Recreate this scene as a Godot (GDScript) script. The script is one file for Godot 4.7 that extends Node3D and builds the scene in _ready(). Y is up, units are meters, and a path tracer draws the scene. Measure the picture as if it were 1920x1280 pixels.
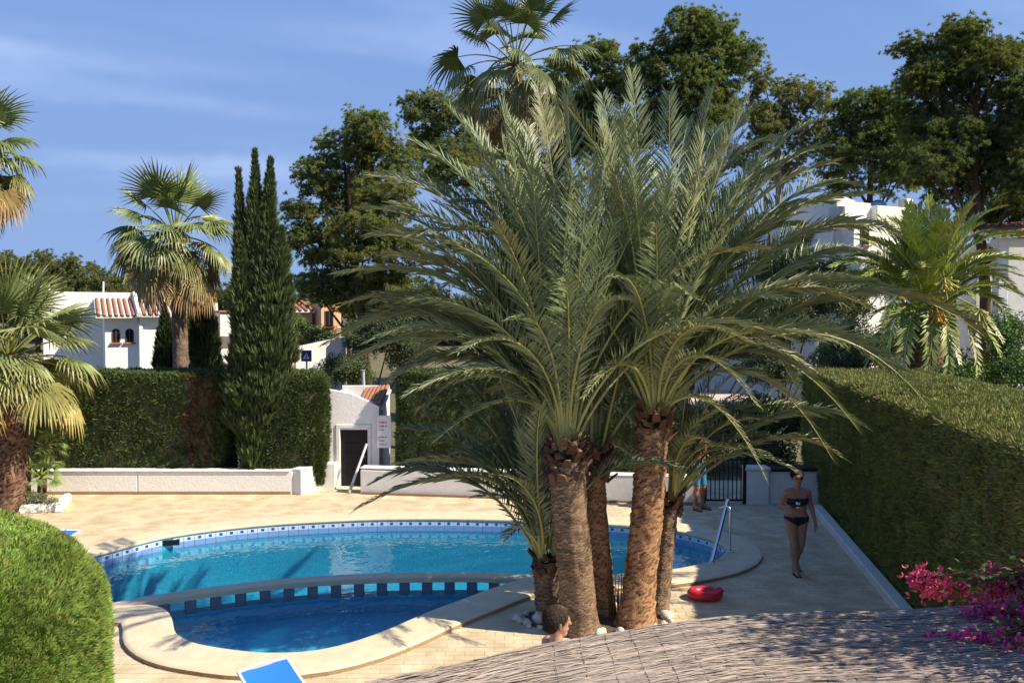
extends Node3D

# ---------------------------------------------------------------- mesh builder
class MB:
	var v := PackedVector3Array()
	var c := PackedColorArray()
	var i := PackedInt32Array()
	var col := Color.WHITE

	func vert(a: Vector3) -> int:
		v.append(a)
		c.append(col)
		return v.size() - 1

	# counter-clockwise seen from outside; stored clockwise
	func tri(a: Vector3, b: Vector3, d: Vector3) -> void:
		var k := v.size()
		v.append(a); v.append(b); v.append(d)
		c.append(col); c.append(col); c.append(col)
		i.append(k); i.append(k + 2); i.append(k + 1)

	func quad(a: Vector3, b: Vector3, d: Vector3, e: Vector3) -> void:
		var k := v.size()
		v.append(a); v.append(b); v.append(d); v.append(e)
		c.append(col); c.append(col); c.append(col); c.append(col)
		i.append(k); i.append(k + 2); i.append(k + 1)
		i.append(k); i.append(k + 3); i.append(k + 2)

	func itri(a: int, b: int, d: int) -> void:
		i.append(a); i.append(d); i.append(b)

	func out_quad(a: Vector3, b: Vector3, d: Vector3, e: Vector3, ctr: Vector3) -> void:
		if (b - a).cross(d - a).dot((a + d) * 0.5 - ctr) < 0.0:
			quad(a, e, d, b)
		else:
			quad(a, b, d, e)

	func out_tri(a: Vector3, b: Vector3, d: Vector3, ctr: Vector3) -> void:
		if (b - a).cross(d - a).dot(a - ctr) < 0.0:
			tri(a, d, b)
		else:
			tri(a, b, d)

	func box(ctr: Vector3, size: Vector3, bs := Basis()) -> void:
		var h := size * 0.5
		for ax in 3:
			for s in [-1.0, 1.0]:
				var n := Vector3.ZERO
				n[ax] = h[ax] * s
				var a := Vector3.ZERO
				a[(ax + 1) % 3] = h[(ax + 1) % 3]
				var b := Vector3.ZERO
				b[(ax + 2) % 3] = h[(ax + 2) % 3]
				out_quad(ctr + bs * (n - a - b), ctr + bs * (n + a - b), ctr + bs * (n + a + b), ctr + bs * (n - a + b), ctr)

	# box with chamfered edges
	func cbox(ctr: Vector3, size: Vector3, bev: float, bs := Basis()) -> void:
		var h := size * 0.5
		var q := {}
		for sx in [-1, 1]:
			for sy in [-1, 1]:
				for sz in [-1, 1]:
					q[[sx, sy, sz, 0]] = ctr + bs * Vector3(sx * h.x, sy * (h.y - bev), sz * (h.z - bev))
					q[[sx, sy, sz, 1]] = ctr + bs * Vector3(sx * (h.x - bev), sy * h.y, sz * (h.z - bev))
					q[[sx, sy, sz, 2]] = ctr + bs * Vector3(sx * (h.x - bev), sy * (h.y - bev), sz * h.z)
					out_tri(q[[sx, sy, sz, 0]], q[[sx, sy, sz, 1]], q[[sx, sy, sz, 2]], ctr)
		for s in [-1, 1]:
			out_quad(q[[s, -1, -1, 0]], q[[s, 1, -1, 0]], q[[s, 1, 1, 0]], q[[s, -1, 1, 0]], ctr)
			out_quad(q[[-1, s, -1, 1]], q[[1, s, -1, 1]], q[[1, s, 1, 1]], q[[-1, s, 1, 1]], ctr)
			out_quad(q[[-1, -1, s, 2]], q[[1, -1, s, 2]], q[[1, 1, s, 2]], q[[-1, 1, s, 2]], ctr)
			for t in [-1, 1]:
				out_quad(q[[s, t, -1, 0]], q[[s, t, 1, 0]], q[[s, t, 1, 1]], q[[s, t, -1, 1]], ctr)
				out_quad(q[[-1, s, t, 1]], q[[1, s, t, 1]], q[[1, s, t, 2]], q[[-1, s, t, 2]], ctr)
				out_quad(q[[s, -1, t, 0]], q[[s, 1, t, 0]], q[[s, 1, t, 2]], q[[s, -1, t, 2]], ctr)

	func tube(path: Array, radii: Array, sides := 8, caps := true) -> void:
		var nrm := Vector3.ZERO
		var first := v.size()
		for j in path.size():
			var t: Vector3 = (path[mini(j + 1, path.size() - 1)] - path[maxi(j - 1, 0)]).normalized()
			if j == 0:
				nrm = t.cross(Vector3.UP if absf(t.y) < 0.9 else Vector3.RIGHT).normalized()
			nrm = (nrm - t * nrm.dot(t)).normalized()
			var b := t.cross(nrm)
			var r: float = radii[mini(j, radii.size() - 1)]
			for k in sides:
				var a := TAU * k / sides
				vert(path[j] + (nrm * cos(a) + b * sin(a)) * r)
		for j in path.size() - 1:
			for k in sides:
				var a := first + j * sides + k
				var a2 := first + j * sides + (k + 1) % sides
				itri(a, a2, a2 + sides)
				itri(a, a2 + sides, a + sides)
		if caps:
			var s0 := vert(path[0])
			var e0 := vert(path[path.size() - 1])
			var last := first + (path.size() - 1) * sides
			for k in sides:
				itri(s0, first + (k + 1) % sides, first + k)
				itri(e0, last + k, last + (k + 1) % sides)

	# upright prism of a plan outline (x, z)
	func prism(poly: PackedVector2Array, y0: float, y1: float, bottom := false) -> void:
		var t := Geometry2D.triangulate_polygon(poly)
		for k in range(0, t.size(), 3):
			var a := poly[t[k]]
			var b := poly[t[k + 1]]
			var d := poly[t[k + 2]]
			if (b - a).cross(d - a) > 0.0:
				var sw := b
				b = d
				d = sw
			tri(Vector3(a.x, y1, a.y), Vector3(b.x, y1, b.y), Vector3(d.x, y1, d.y))
			if bottom:
				tri(Vector3(a.x, y0, a.y), Vector3(d.x, y0, d.y), Vector3(b.x, y0, b.y))
		if y1 > y0:
			var ccw := not Geometry2D.is_polygon_clockwise(poly)
			for k in poly.size():
				var a := poly[k]
				var b := poly[(k + 1) % poly.size()]
				if ccw:
					var sw := a
					a = b
					b = sw
				quad(Vector3(a.x, y0, a.y), Vector3(b.x, y0, b.y), Vector3(b.x, y1, b.y), Vector3(a.x, y1, a.y))

	func mesh(smooth := false) -> ArrayMesh:
		var arr := []
		arr.resize(Mesh.ARRAY_MAX)
		arr[Mesh.ARRAY_VERTEX] = v
		arr[Mesh.ARRAY_INDEX] = i
		arr[Mesh.ARRAY_COLOR] = c
		if smooth:
			var n := PackedVector3Array()
			n.resize(v.size())
			for k in range(0, i.size(), 3):
				var f := (v[i[k + 2]] - v[i[k]]).cross(v[i[k + 1]] - v[i[k]])
				n[i[k]] += f
				n[i[k + 1]] += f
				n[i[k + 2]] += f
			for k in n.size():
				n[k] = n[k].normalized() if n[k].length_squared() > 1e-20 else Vector3.UP
			arr[Mesh.ARRAY_NORMAL] = n
		var m := ArrayMesh.new()
		m.add_surface_from_arrays(Mesh.PRIMITIVE_TRIANGLES, arr)
		return m

# ---------------------------------------------------------------- scene helpers
var rng := RandomNumberGenerator.new()
var used := {}
var mats := {}

func rf(a: float, b: float) -> float:
	return rng.randf_range(a, b)

func numbered(called: String) -> String:
	if not used.has(called):
		used[called] = 0
		return called
	used[called] += 1
	return "%s_%03d" % [called, used[called]]

func thing(called: String, label: String, category: String, at := Vector3.ZERO, group := "") -> Node3D:
	var o := Node3D.new()
	o.name = numbered(called)
	add_child(o)
	o.position = at
	return tag(o, label, category, group)

func tag(o: Node3D, label: String, category: String, group := "") -> Node3D:
	o.set_meta("label", label)
	o.set_meta("category", category)
	if group:
		o.set_meta("group", group)
	return o

func piece(called: String, m: Mesh, material: Material, parent: Node3D = null) -> MeshInstance3D:
	var o := MeshInstance3D.new()
	o.mesh = m
	o.material_override = material
	if parent == null:
		o.name = numbered(called)
		add_child(o)
	else:
		o.name = called
		parent.add_child(o, true)
	return o

func structure(called: String, m: Mesh, material: Material) -> MeshInstance3D:
	var o := piece(called, m, material)
	o.set_meta("kind", "structure")
	return o

func scatter(called: String, m: Mesh, material: Material, where: Array, tints: Array, parent: Node3D) -> MultiMeshInstance3D:
	var mm := MultiMesh.new()
	mm.transform_format = MultiMesh.TRANSFORM_3D
	mm.use_colors = tints.size() > 0
	mm.mesh = m
	mm.instance_count = where.size()
	for k in where.size():
		mm.set_instance_transform(k, where[k])
		if tints.size():
			mm.set_instance_color(k, tints[k])
	var o := MultiMeshInstance3D.new()
	o.multimesh = mm
	o.material_override = material
	o.name = called
	parent.add_child(o, true)
	return o

func lin(r: float, g: float, b: float) -> Color:
	return Color(r, g, b).linear_to_srgb()

func noise_map(freq: float, lo: Color, hi: Color, octaves := 4, size := 256, sd := 1, kind := FastNoiseLite.TYPE_SIMPLEX_SMOOTH) -> NoiseTexture2D:
	var f := FastNoiseLite.new()
	f.noise_type = kind
	f.frequency = freq
	f.fractal_octaves = octaves
	f.seed = sd
	var t := NoiseTexture2D.new()
	t.width = size
	t.height = size
	t.seamless = true
	t.noise = f
	var g := Gradient.new()
	g.offsets = PackedFloat32Array([0.0, 0.3, 0.7, 1.0])
	g.colors = PackedColorArray([lo, lo.lerp(hi, 0.25), lo.lerp(hi, 0.75), hi])
	t.color_ramp = g
	return t

func height_map(freq: float, octaves := 4, size := 256, sd := 3) -> NoiseTexture2D:
	return noise_map(freq, Color.BLACK, Color.WHITE, octaves, size, sd)

func plain(r: float, g: float, b: float, rough := 0.8, spec := 0.5) -> StandardMaterial3D:
	var m := StandardMaterial3D.new()
	m.albedo_color = lin(r, g, b)
	m.roughness = rough
	m.metallic_specular = spec
	return m

# a surface with grain: colour runs between two tones, fine relief on top
func grainy(lo: Color, hi: Color, tile: float, freq: float, rough := 0.85, relief := 0.0, sd := 1, local := false) -> StandardMaterial3D:
	var m := StandardMaterial3D.new()
	m.albedo_texture = noise_map(freq, lo, hi, 5, 512, sd)
	m.roughness = rough
	m.uv1_triplanar = true
	m.uv1_world_triplanar = not local
	m.uv1_scale = Vector3.ONE / tile
	if relief > 0.0:
		m.heightmap_enabled = true
		m.heightmap_texture = height_map(freq * 2.0, 4, 512, sd + 7)
		m.heightmap_scale = relief
	return m

func leafy(rough := 0.5, through := 0.35, spec := 0.5) -> StandardMaterial3D:
	var m := StandardMaterial3D.new()
	m.albedo_color = Color.WHITE
	m.vertex_color_use_as_albedo = true
	m.roughness = rough
	m.metallic_specular = spec
	m.cull_mode = BaseMaterial3D.CULL_DISABLED
	if through > 0.0:
		m.backlight_enabled = true
		m.backlight = Color(through, through * 1.05, through * 0.6)
	return m

func painted(rough := 0.7, spec := 0.5) -> StandardMaterial3D:
	return leafy(rough, 0.0, spec)

func bez(a: Vector3, b: Vector3, c: Vector3, t: float) -> Vector3:
	return a.lerp(b, t).lerp(b.lerp(c, t), t)

func smooth_path(pts: Array, per := 4) -> Array:
	var cv := Curve3D.new()
	for k in pts.size():
		var d: Vector3 = (pts[mini(k + 1, pts.size() - 1)] - pts[maxi(k - 1, 0)]) / 6.0
		cv.add_point(pts[k], -d, d)
	var out := []
	for k in pts.size() - 1:
		for j in per:
			out.append(cv.sample(k, float(j) / per))
	out.append(pts[pts.size() - 1])
	return out

func smooth_loop(pts: Array, per := 4) -> PackedVector2Array:
	var out := PackedVector2Array()
	var n := pts.size()
	for k in n:
		var p0: Vector2 = pts[(k + n - 1) % n]
		var p1: Vector2 = pts[k]
		var p2: Vector2 = pts[(k + 1) % n]
		var p3: Vector2 = pts[(k + 2) % n]
		for j in per:
			out.append(p1.cubic_interpolate(p2, p0, p3, float(j) / per))
	return out

func _ready() -> void:
	rng.seed = 20240611
	camera_and_light()
	make_materials()
	ground_and_deck()
	pool()
	walls_and_shed()
	hedges()
	print("structure ", Time.get_ticks_msec())
	houses()
	pines()
	cypresses()
	print("trees ", Time.get_ticks_msec())
	fan_palms()
	date_palms()
	right_palm()
	print("palms ", Time.get_ticks_msec())
	reed_roof()
	bougainvillea()
	people()
	print("people ", Time.get_ticks_msec())
	small_things()

func camera_and_light() -> void:
	var cam := Camera3D.new()
	cam.name = "camera"
	cam.fov = 46.35
	cam.near = 0.05
	cam.far = 2000.0
	cam.position = Vector3(0, 4.15, 0)
	cam.rotation.x = -atan(50.0 / 1495.0)
	add_child(cam)
	cam.current = true
	var sky_m := ProceduralSkyMaterial.new()
	sky_m.sky_top_color = Color(0.25, 0.41, 0.665)
	sky_m.sky_horizon_color = Color(0.465, 0.562, 0.717)
	sky_m.sky_curve = 0.5
	sky_m.ground_bottom_color = lin(0.10, 0.10, 0.07)
	sky_m.ground_horizon_color = lin(0.16, 0.17, 0.13)
	sky_m.sun_angle_max = 8.0
	sky_m.sky_cover = cirrus()
	var sky := Sky.new()
	sky.sky_material = sky_m
	var env := Environment.new()
	env.background_mode = Environment.BG_SKY
	env.sky = sky
	env.tonemap_mode = Environment.TONE_MAPPER_LINEAR
	env.tonemap_exposure = 1.7
	env.sdfgi_enabled = true
	env.ssao_enabled = true
	env.ssil_enabled = true
	var we := WorldEnvironment.new()
	we.name = "world_environment"
	we.environment = env
	add_child(we)
	var sun := DirectionalLight3D.new()
	sun.name = "sun"
	sun.light_energy = 1.6
	sun.light_color = Color(1.0, 0.95, 0.86)
	sun.light_angular_distance = 0.55
	sun.shadow_enabled = true
	add_child(sun)
	# the sun stands to the right, a little behind the camera, 43 degrees up
	var el := deg_to_rad(43.0)
	var az := deg_to_rad(16.0)
	sun.look_at_from_position(Vector3(cos(el) * cos(az), sin(el), cos(el) * sin(az)) * 50.0, Vector3.ZERO)

# thin wind-drawn ice clouds on a flat layer, seen from below
func cirrus() -> ImageTexture:
	var w := 1024
	var h := 512
	var im := Image.create(w, h, false, Image.FORMAT_RGBA8)
	im.fill(Color(1, 1, 1, 0))
	var big := FastNoiseLite.new()
	big.seed = 47
	big.frequency = 0.21
	big.fractal_octaves = 3
	var fine := FastNoiseLite.new()
	fine.seed = 4
	fine.frequency = 0.55
	fine.fractal_octaves = 5
	fine.domain_warp_enabled = true
	fine.domain_warp_amplitude = 1.2
	fine.domain_warp_frequency = 0.3
	for y in h / 2:
		var el := PI * (0.5 - (y + 0.5) / h)
		for x in w:
			var a := TAU * (x + 0.5) / w
			var d := Vector3(sin(a) * cos(el), sin(el), -cos(a) * cos(el))
			var q := Vector2(d.x, d.z) / (d.y + 0.10)
			var r := q.rotated(0.35)
			var patch := smoothstep(-0.25, 0.45, big.get_noise_2d(r.x, r.y))
			var wisp := smoothstep(-0.35, 0.75, fine.get_noise_2d(r.x * 0.55, r.y * 2.6))
			var al := clampf(patch * wisp * smoothstep(0.06, 0.20, d.y), 0.0, 1.0)
			im.set_pixel(x, y, Color(0.62, 0.62, 0.62, al * 0.34))
	return ImageTexture.create_from_image(im)

# ---------------------------------------------------------------- materials
func make_materials() -> void:
	mats.plaster = grainy(lin(0.78, 0.75, 0.70), lin(0.86, 0.835, 0.79), 1.7, 0.02, 0.9, 0.25, 5)
	mats.white = grainy(lin(0.70, 0.69, 0.66), lin(0.80, 0.79, 0.76), 2.3, 0.015, 0.85, 0.2, 9)
	mats.kerb = grainy(lin(0.55, 0.53, 0.49), lin(0.68, 0.66, 0.61), 0.9, 0.03, 0.9, 0.2, 12)
	mats.sand = grainy(lin(0.57, 0.475, 0.32), lin(0.66, 0.56, 0.38), 0.7, 0.05, 0.95, 0.1, 14)
	mats.coping = grainy(lin(0.56, 0.455, 0.305), lin(0.67, 0.555, 0.385), 1.9, 0.012, 0.75, 0.15, 16)
	mats.coping_side = grainy(lin(0.26, 0.17, 0.09), lin(0.36, 0.25, 0.14), 0.6, 0.03, 0.9, 0.0, 17)
	mats.basin = grainy(lin(0.006, 0.21, 0.40), lin(0.05, 0.43, 0.60), 0.8, 0.035, 0.35, 0.0, 18)  # blue mosaic; its strong pale-dark mottle stands in for glints of the water
	mats.shallow = grainy(lin(0.02, 0.27, 0.46), lin(0.09, 0.47, 0.64), 0.8, 0.035, 0.35, 0.0, 18)  # paler mosaic with the same glint mottle in its colour
	mats.shaded_post_tile = grainy(lin(0.11, 0.13, 0.17), lin(0.20, 0.215, 0.235), 0.5, 0.06, 0.4, 0.0, 19)  # tile tone darkened to carry the shade the divider posts stand in
	mats.ground = grainy(lin(0.07, 0.075, 0.03), lin(0.17, 0.14, 0.08), 6.0, 0.02, 0.95, 0.0, 20)
	mats.soil = grainy(lin(0.06, 0.04, 0.025), lin(0.13, 0.09, 0.055), 0.6, 0.04, 0.95, 0.5, 21)
	mats.leaf = leafy(0.6, 0.55, 0.35)
	mats.needle = leafy(0.7, 0.95, 0.2)
	mats.palm_leaf = leafy(0.45, 0.36, 0.45)
	mats.colour = painted(0.75)
	mats.bark = painted(0.9, 0.3)
	mats.bark.heightmap_enabled = true
	mats.bark.heightmap_texture = height_map(0.05, 4, 256, 31)
	mats.bark.heightmap_scale = 0.8
	mats.bark.uv1_triplanar = true
	mats.bark.uv1_scale = Vector3.ONE * 3.0
	mats.hedge_core = grainy(lin(0.06, 0.065, 0.03), lin(0.10, 0.085, 0.05), 0.3, 0.05, 0.95, 0.0, 33, true)
	mats.roof_tile = grainy(lin(0.24, 0.095, 0.045), lin(0.42, 0.20, 0.11), 0.5, 0.03, 0.85, 0.0, 23)
	mats.glass_dark = plain(0.012, 0.012, 0.014, 0.12, 0.5)
	mats.metal = plain(0.62, 0.62, 0.63, 0.22, 0.5)
	mats.metal.metallic = 1.0
	mats.dark = plain(0.012, 0.011, 0.012, 0.6, 0.4)
	mats.block = painted(0.85, 0.35)
	mats.block.albedo_texture = noise_map(0.012, Color(0.84, 0.82, 0.79), Color(1, 1, 1), 6, 512, 41)
	mats.block.uv1_triplanar = true
	mats.block.uv1_world_triplanar = true
	mats.block.uv1_scale = Vector3.ONE / 3.7

# ---------------------------------------------------------------- ground, deck
var rim := PackedVector2Array()       # inner edge of the coping
var rim_out := PackedVector2Array()   # its outer edge
const DECK := [-14.0, 9.5, -19.9, 3.0]

func ground_and_deck() -> void:
	# one sheet to the horizon, open where the paved court lies
	var xs := [-900.0, -300.0, -120.0, -60.0, -35.0, -22.0, -14.0, 9.5, 16.0, 24.0, 35.0, 60.0, 120.0, 300.0, 900.0]
	var zs := [-1500.0, -500.0, -220.0, -130.0, -90.0, -65.0, -45.0, -32.0, -24.0, -19.9, 3.0, 15.0, 60.0, 200.0, 600.0]
	var g := MB.new()
	var land := func(x: float, z: float) -> Vector3:
		var far := maxf(0.0, -z - 34.0)
		return Vector3(x, -0.03 + minf(far * 0.045, 9.0) + minf(maxf(0.0, x - 16.0) * 0.06, 2.0), z)
	for a in xs.size() - 1:
		for b in zs.size() - 1:
			if xs[a] >= DECK[0] and xs[a + 1] <= DECK[1] and zs[b] >= DECK[2] and zs[b + 1] <= DECK[3]:
				continue
			g.quad(land.call(xs[a], zs[b]), land.call(xs[a], zs[b + 1]), land.call(xs[a + 1], zs[b + 1]), land.call(xs[a + 1], zs[b]))
	structure("ground", g.mesh(), mats.ground)

	rim = smooth_loop([Vector2(-7.131, -13.281), Vector2(-6.927, -13.771), Vector2(-6.461, -14.507), Vector2(-5.687, -15.055), Vector2(-4.791, -15.443), Vector2(-3.808, -15.686), Vector2(-2.779, -15.852), Vector2(-1.715, -15.894), Vector2(-0.641, -15.852), Vector2(0.424, -15.727), Vector2(1.469, -15.564), Vector2(2.474, -15.285), Vector2(3.218, -14.905), Vector2(3.634, -14.437), Vector2(3.771, -13.964), Vector2(3.662, -13.491), Vector2(3.254, -13.020), Vector2(2.471, -12.608), Vector2(1.679, -12.424), Vector2(0.833, -12.321), Vector2(0.206, -12.170), Vector2(-0.240, -11.808), Vector2(-0.689, -11.314), Vector2(-1.168, -10.780), Vector2(-1.765, -10.016), Vector2(-2.338, -9.579), Vector2(-2.959, -9.487), Vector2(-3.589, -9.626), Vector2(-4.026, -9.817), Vector2(-4.361, -10.136), Vector2(-4.580, -10.551), Vector2(-4.810, -10.899), Vector2(-5.137, -11.082), Vector2(-5.662, -11.082), Vector2(-6.280, -11.533), Vector2(-6.885, -12.424)], 3)
	rim_out = Geometry2D.offset_polygon(rim, 0.74, Geometry2D.JOIN_ROUND)[0]
	var base := MB.new()
	for half in [[DECK[0], -2.5], [-2.5, DECK[1]]]:
		var r := PackedVector2Array([Vector2(half[0], DECK[2]), Vector2(half[1], DECK[2]), Vector2(half[1], DECK[3]), Vector2(half[0], DECK[3])])
		for q in Geometry2D.clip_polygons(r, Geometry2D.offset_polygon(rim, 0.3)[0]):
			base.prism(q, -0.006, -0.006)
	var deck := structure("paving", base.mesh(), mats.sand)
	lay_blocks(deck)

func lay_blocks(deck: Node3D) -> void:
	var bw := 0.24
	var bd := 0.12
	var keep := Geometry2D.offset_polygon(rim, 0.47)[0]
	var near := []
	var rest := MB.new()
	var shades := []
	for k in 5:
		var f := lerpf(0.94, 1.03, k / 4.0)
		shades.append(Color(0.655 * f, 0.55 * f, 0.375 * f * lerpf(0.96, 1.03, (k * 3 % 5) / 4.0)))
	var meshes := []
	for k in 5:
		var b := MB.new()
		b.col = shades[k]
		one_block(b, Vector3.ZERO, bw - 0.004, bd - 0.004)
		meshes.append(b.mesh())
	var z := -8.2
	var row := 0
	while z > -18.9:
		var x := -11.5 + (0.12 if row % 2 else 0.0)
		while x < 7.2:
			var p := Vector2(x, z)
			if absf(x) < -z * 0.66 + 0.4 and not Geometry2D.is_point_in_polygon(p, keep):
				var tone := rng.randi() % 5
				var at := Vector3(x, rf(-0.0006, 0.0006), z)
				var open := (x > -4.4 and x < -0.2) or (x > 2.2 and x < 5.5 and z < -10.7)
				if open and near.size() < 300 and z < -8.9:
					near.append(1)
					var o := piece("paving_block", meshes[tone], mats.block, deck)
					o.position = at
				else:
					rest.col = shades[tone]
					one_block(rest, at, bw - 0.004, bd - 0.004)
			x += bw
		z -= bd
		row += 1
	var o := piece("paving_blocks", rest.mesh(), mats.block, deck)
	o.set_meta("kind", "stuff")

func one_block(b: MB, at: Vector3, w: float, d: float) -> void:
	var e := 0.0025
	var y := 0.0
	var t := [Vector3(-w / 2 + e, y, -d / 2 + e), Vector3(-w / 2 + e, y, d / 2 - e), Vector3(w / 2 - e, y, d / 2 - e), Vector3(w / 2 - e, y, -d / 2 + e)]
	var l := [Vector3(-w / 2, -0.014, -d / 2), Vector3(-w / 2, -0.014, d / 2), Vector3(w / 2, -0.014, d / 2), Vector3(w / 2, -0.014, -d / 2)]
	b.quad(at + t[0], at + t[1], at + t[2], at + t[3])
	for k in 4:
		var n := (k + 1) % 4
		b.quad(at + l[k], at + l[n], at + t[n], at + t[k])

# ---------------------------------------------------------------- pool
var divider := []

func pool() -> void:
	# coping: a raised rounded band, its outer edge in a darker terracotta mortar
	var n := rim.size()
	var c := MB.new()
	var stone := thing_structure("pool_coping")
	var prof := [[0.0, 0.015], [-0.02, 0.03], [-0.025, 0.055], [-0.01, 0.075], [0.03, 0.08], [0.30, 0.082], [0.52, 0.078], [0.56, 0.068], [0.58, 0.05]]
	var outer := offset_each(rim, 1.0)
	for k in n:
		for j in prof.size():
			var q: Vector2 = rim[k] + outer[k] * prof[j][0]
			c.vert(Vector3(q.x, prof[j][1], q.y))
	var m := prof.size()
	for k in n:
		for j in m - 1:
			var a := k * m + j
			var b := ((k + 1) % n) * m + j
			c.itri(a, b, b + 1)
			c.itri(a, b + 1, a + 1)
	piece("coping_band", c.mesh(true), mats.coping, stone)
	var s := MB.new()
	for k in n:
		var a: Vector2 = rim[k] + outer[k] * 0.58
		var b: Vector2 = rim[(k + 1) % n] + outer[(k + 1) % n] * 0.58
		s.quad(Vector3(a.x, 0.05, a.y), Vector3(b.x, 0.05, b.y), Vector3(b.x, -0.012, b.y), Vector3(a.x, -0.012, a.y))
	piece("coping_edge", s.mesh(), mats.coping_side, stone)

	# basin: blue mosaic walls and floors, water glints put into the mottled colour
	var basin := thing_structure("pool_basin")
	var w := MB.new()
	for k in n:
		var a := rim[k]
		var b := rim[(k + 1) % n]
		w.quad(Vector3(a.x, 0.02, a.y), Vector3(b.x, 0.02, b.y), Vector3(b.x, -1.15, b.y), Vector3(a.x, -1.15, a.y))
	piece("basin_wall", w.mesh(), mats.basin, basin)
	var f := MB.new()
	f.prism(Geometry2D.offset_polygon(rim, 0.02)[0], -1.15, -1.15)
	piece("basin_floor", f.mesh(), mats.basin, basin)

	divider = smooth_path([Vector3(-5.781, 0.050, -11.020), Vector3(-5.452, 0.050, -11.269), Vector3(-5.128, 0.050, -11.485), Vector3(-4.469, 0.050, -11.801), Vector3(-3.759, 0.050, -12.087), Vector3(-2.990, 0.050, -12.285), Vector3(-2.181, 0.050, -12.412), Vector3(-1.348, 0.050, -12.463), Vector3(-0.505, 0.050, -12.463), Vector3(0.359, 0.050, -12.335)], 5)
	var near_side := PackedVector2Array()
	for p in divider:
		near_side.append(Vector2(p.x, p.z))
	near_side.append(Vector2(near_side[near_side.size() - 1].x, -8.0))
	near_side.append(Vector2(near_side[0].x - 0.2, -8.0))
	var sh := MB.new()
	for q in Geometry2D.intersect_polygons(Geometry2D.offset_polygon(rim, 0.015)[0], near_side):
		sh.prism(q, -1.14, -0.5)
	piece("shallow_floor", sh.mesh(), mats.shallow, basin)

	# waterline tiles, white glaze with a blue square
	var tm := MB.new()
	tm.col = Color(0.50, 0.62, 0.80)
	tm.cbox(Vector3(0, -0.045, 0), Vector3(0.186, 0.085, 0.012), 0.003)
	tm.col = Color(0.035, 0.08, 0.26)
	tm.box(Vector3(0.0, -0.038, 0.0065), Vector3(0.055, 0.05, 0.004))
	tm.col = Color(0.16, 0.30, 0.56)
	tm.cbox(Vector3(0, -0.145, 0), Vector3(0.186, 0.105, 0.012), 0.003)
	var tile := tm.mesh()
	var glaze := painted(0.15, 0.5)
	var run := 0.0
	var skim := Vector3(Vector3(-6.315, 0.080, -14.578).x, 0, Vector3(-6.315, 0.080, -14.578).z)
	for k in n:
		var a := rim[k]
		var b := rim[(k + 1) % n]
		var l := a.distance_to(b)
		var dir := (b - a) / l
		var inward := -Vector2(-dir.y, dir.x) * (1.0 if outer[k].dot(Vector2(-dir.y, dir.x)) > 0 else -1.0)
		while run < l:
			var q := a + dir * run + inward * 0.004
			run += 0.192
			if inward.y < -0.15:
				continue
			if Vector2(skim.x, skim.z).distance_to(q) < 0.15:
				continue
			var o := piece("tile", tile, glaze, basin)
			o.transform = Transform3D(Basis(Vector3(-dir.x, 0, -dir.y) if Vector3(-dir.x, 0, -dir.y).cross(Vector3.UP).dot(Vector3(inward.x, 0, inward.y)) > 0 else Vector3(dir.x, 0, dir.y), Vector3.UP, Vector3(inward.x, 0, inward.y)), Vector3(q.x, 0, q.y))
		run -= l
	var sk := MB.new()
	sk.cbox(Vector3(0, -0.05, -0.01), Vector3(0.34, 0.10, 0.03), 0.004)
	var so := piece("skimmer_opening", sk.mesh(), mats.dark, basin)
	so.position = skim + Vector3(0, 0, 0.02)
	so.rotation.y = 0.18

	# the water itself: a clear sheet with ripples
	var wm := StandardMaterial3D.new()
	wm.albedo_color = Color(lin(0.02, 0.30, 0.45), 0.10)
	wm.transparency = BaseMaterial3D.TRANSPARENCY_ALPHA
	wm.roughness = 0.03
	wm.normal_enabled = true
	var nz := FastNoiseLite.new()
	nz.noise_type = FastNoiseLite.TYPE_SIMPLEX_SMOOTH
	nz.frequency = 0.012
	nz.fractal_octaves = 3
	nz.seed = 77
	var nt := NoiseTexture2D.new()
	nt.width = 512
	nt.height = 512
	nt.seamless = true
	nt.as_normal_map = true
	nt.bump_strength = 3.0
	nt.noise = nz
	wm.normal_texture = nt
	wm.normal_scale = 0.55
	wm.uv1_triplanar = true
	wm.uv1_world_triplanar = true
	wm.uv1_scale = Vector3.ONE / 2.2
	var wt := MB.new()
	wt.prism(Geometry2D.offset_polygon(rim, 0.01)[0], -0.17, -0.17)
	structure("water", wt.mesh(), wm)

	# low wall with openings between the deep and the shallow water
	var dv := thing("pool_divider", "low cream wall on short posts across the pool water", "wall")
	var beam := MB.new()
	beam_along(beam, divider, 0.24, -0.035, 0.055)
	piece("beam", beam.mesh(true), mats.coping, dv)
	beam = MB.new()
	beam_along(beam, divider, 0.26, -1.14, -0.235)
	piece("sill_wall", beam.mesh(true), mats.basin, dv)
	var post := MB.new()
	post.cbox(Vector3(0, -0.135, 0), Vector3(0.155, 0.196, 0.20), 0.012)
	var pm := post.mesh()
	var acc := 0.14
	for k in divider.size() - 1:
		var a: Vector3 = divider[k]
		var b: Vector3 = divider[k + 1]
		var l := a.distance_to(b)
		while acc < l:
			var q := a.lerp(b, acc / l)
			if Geometry2D.is_point_in_polygon(Vector2(q.x, q.z), rim):
				var o := piece("post", pm, mats.shaded_post_tile, dv)
				o.position = Vector3(q.x, 0, q.z)
				o.rotation.y = atan2(-(b - a).z, (b - a).x)
			acc += 0.355
		acc -= l

func thing_structure(called: String) -> Node3D:
	var o := Node3D.new()
	o.name = numbered(called)
	add_child(o)
	o.set_meta("kind", "structure")
	return o

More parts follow.
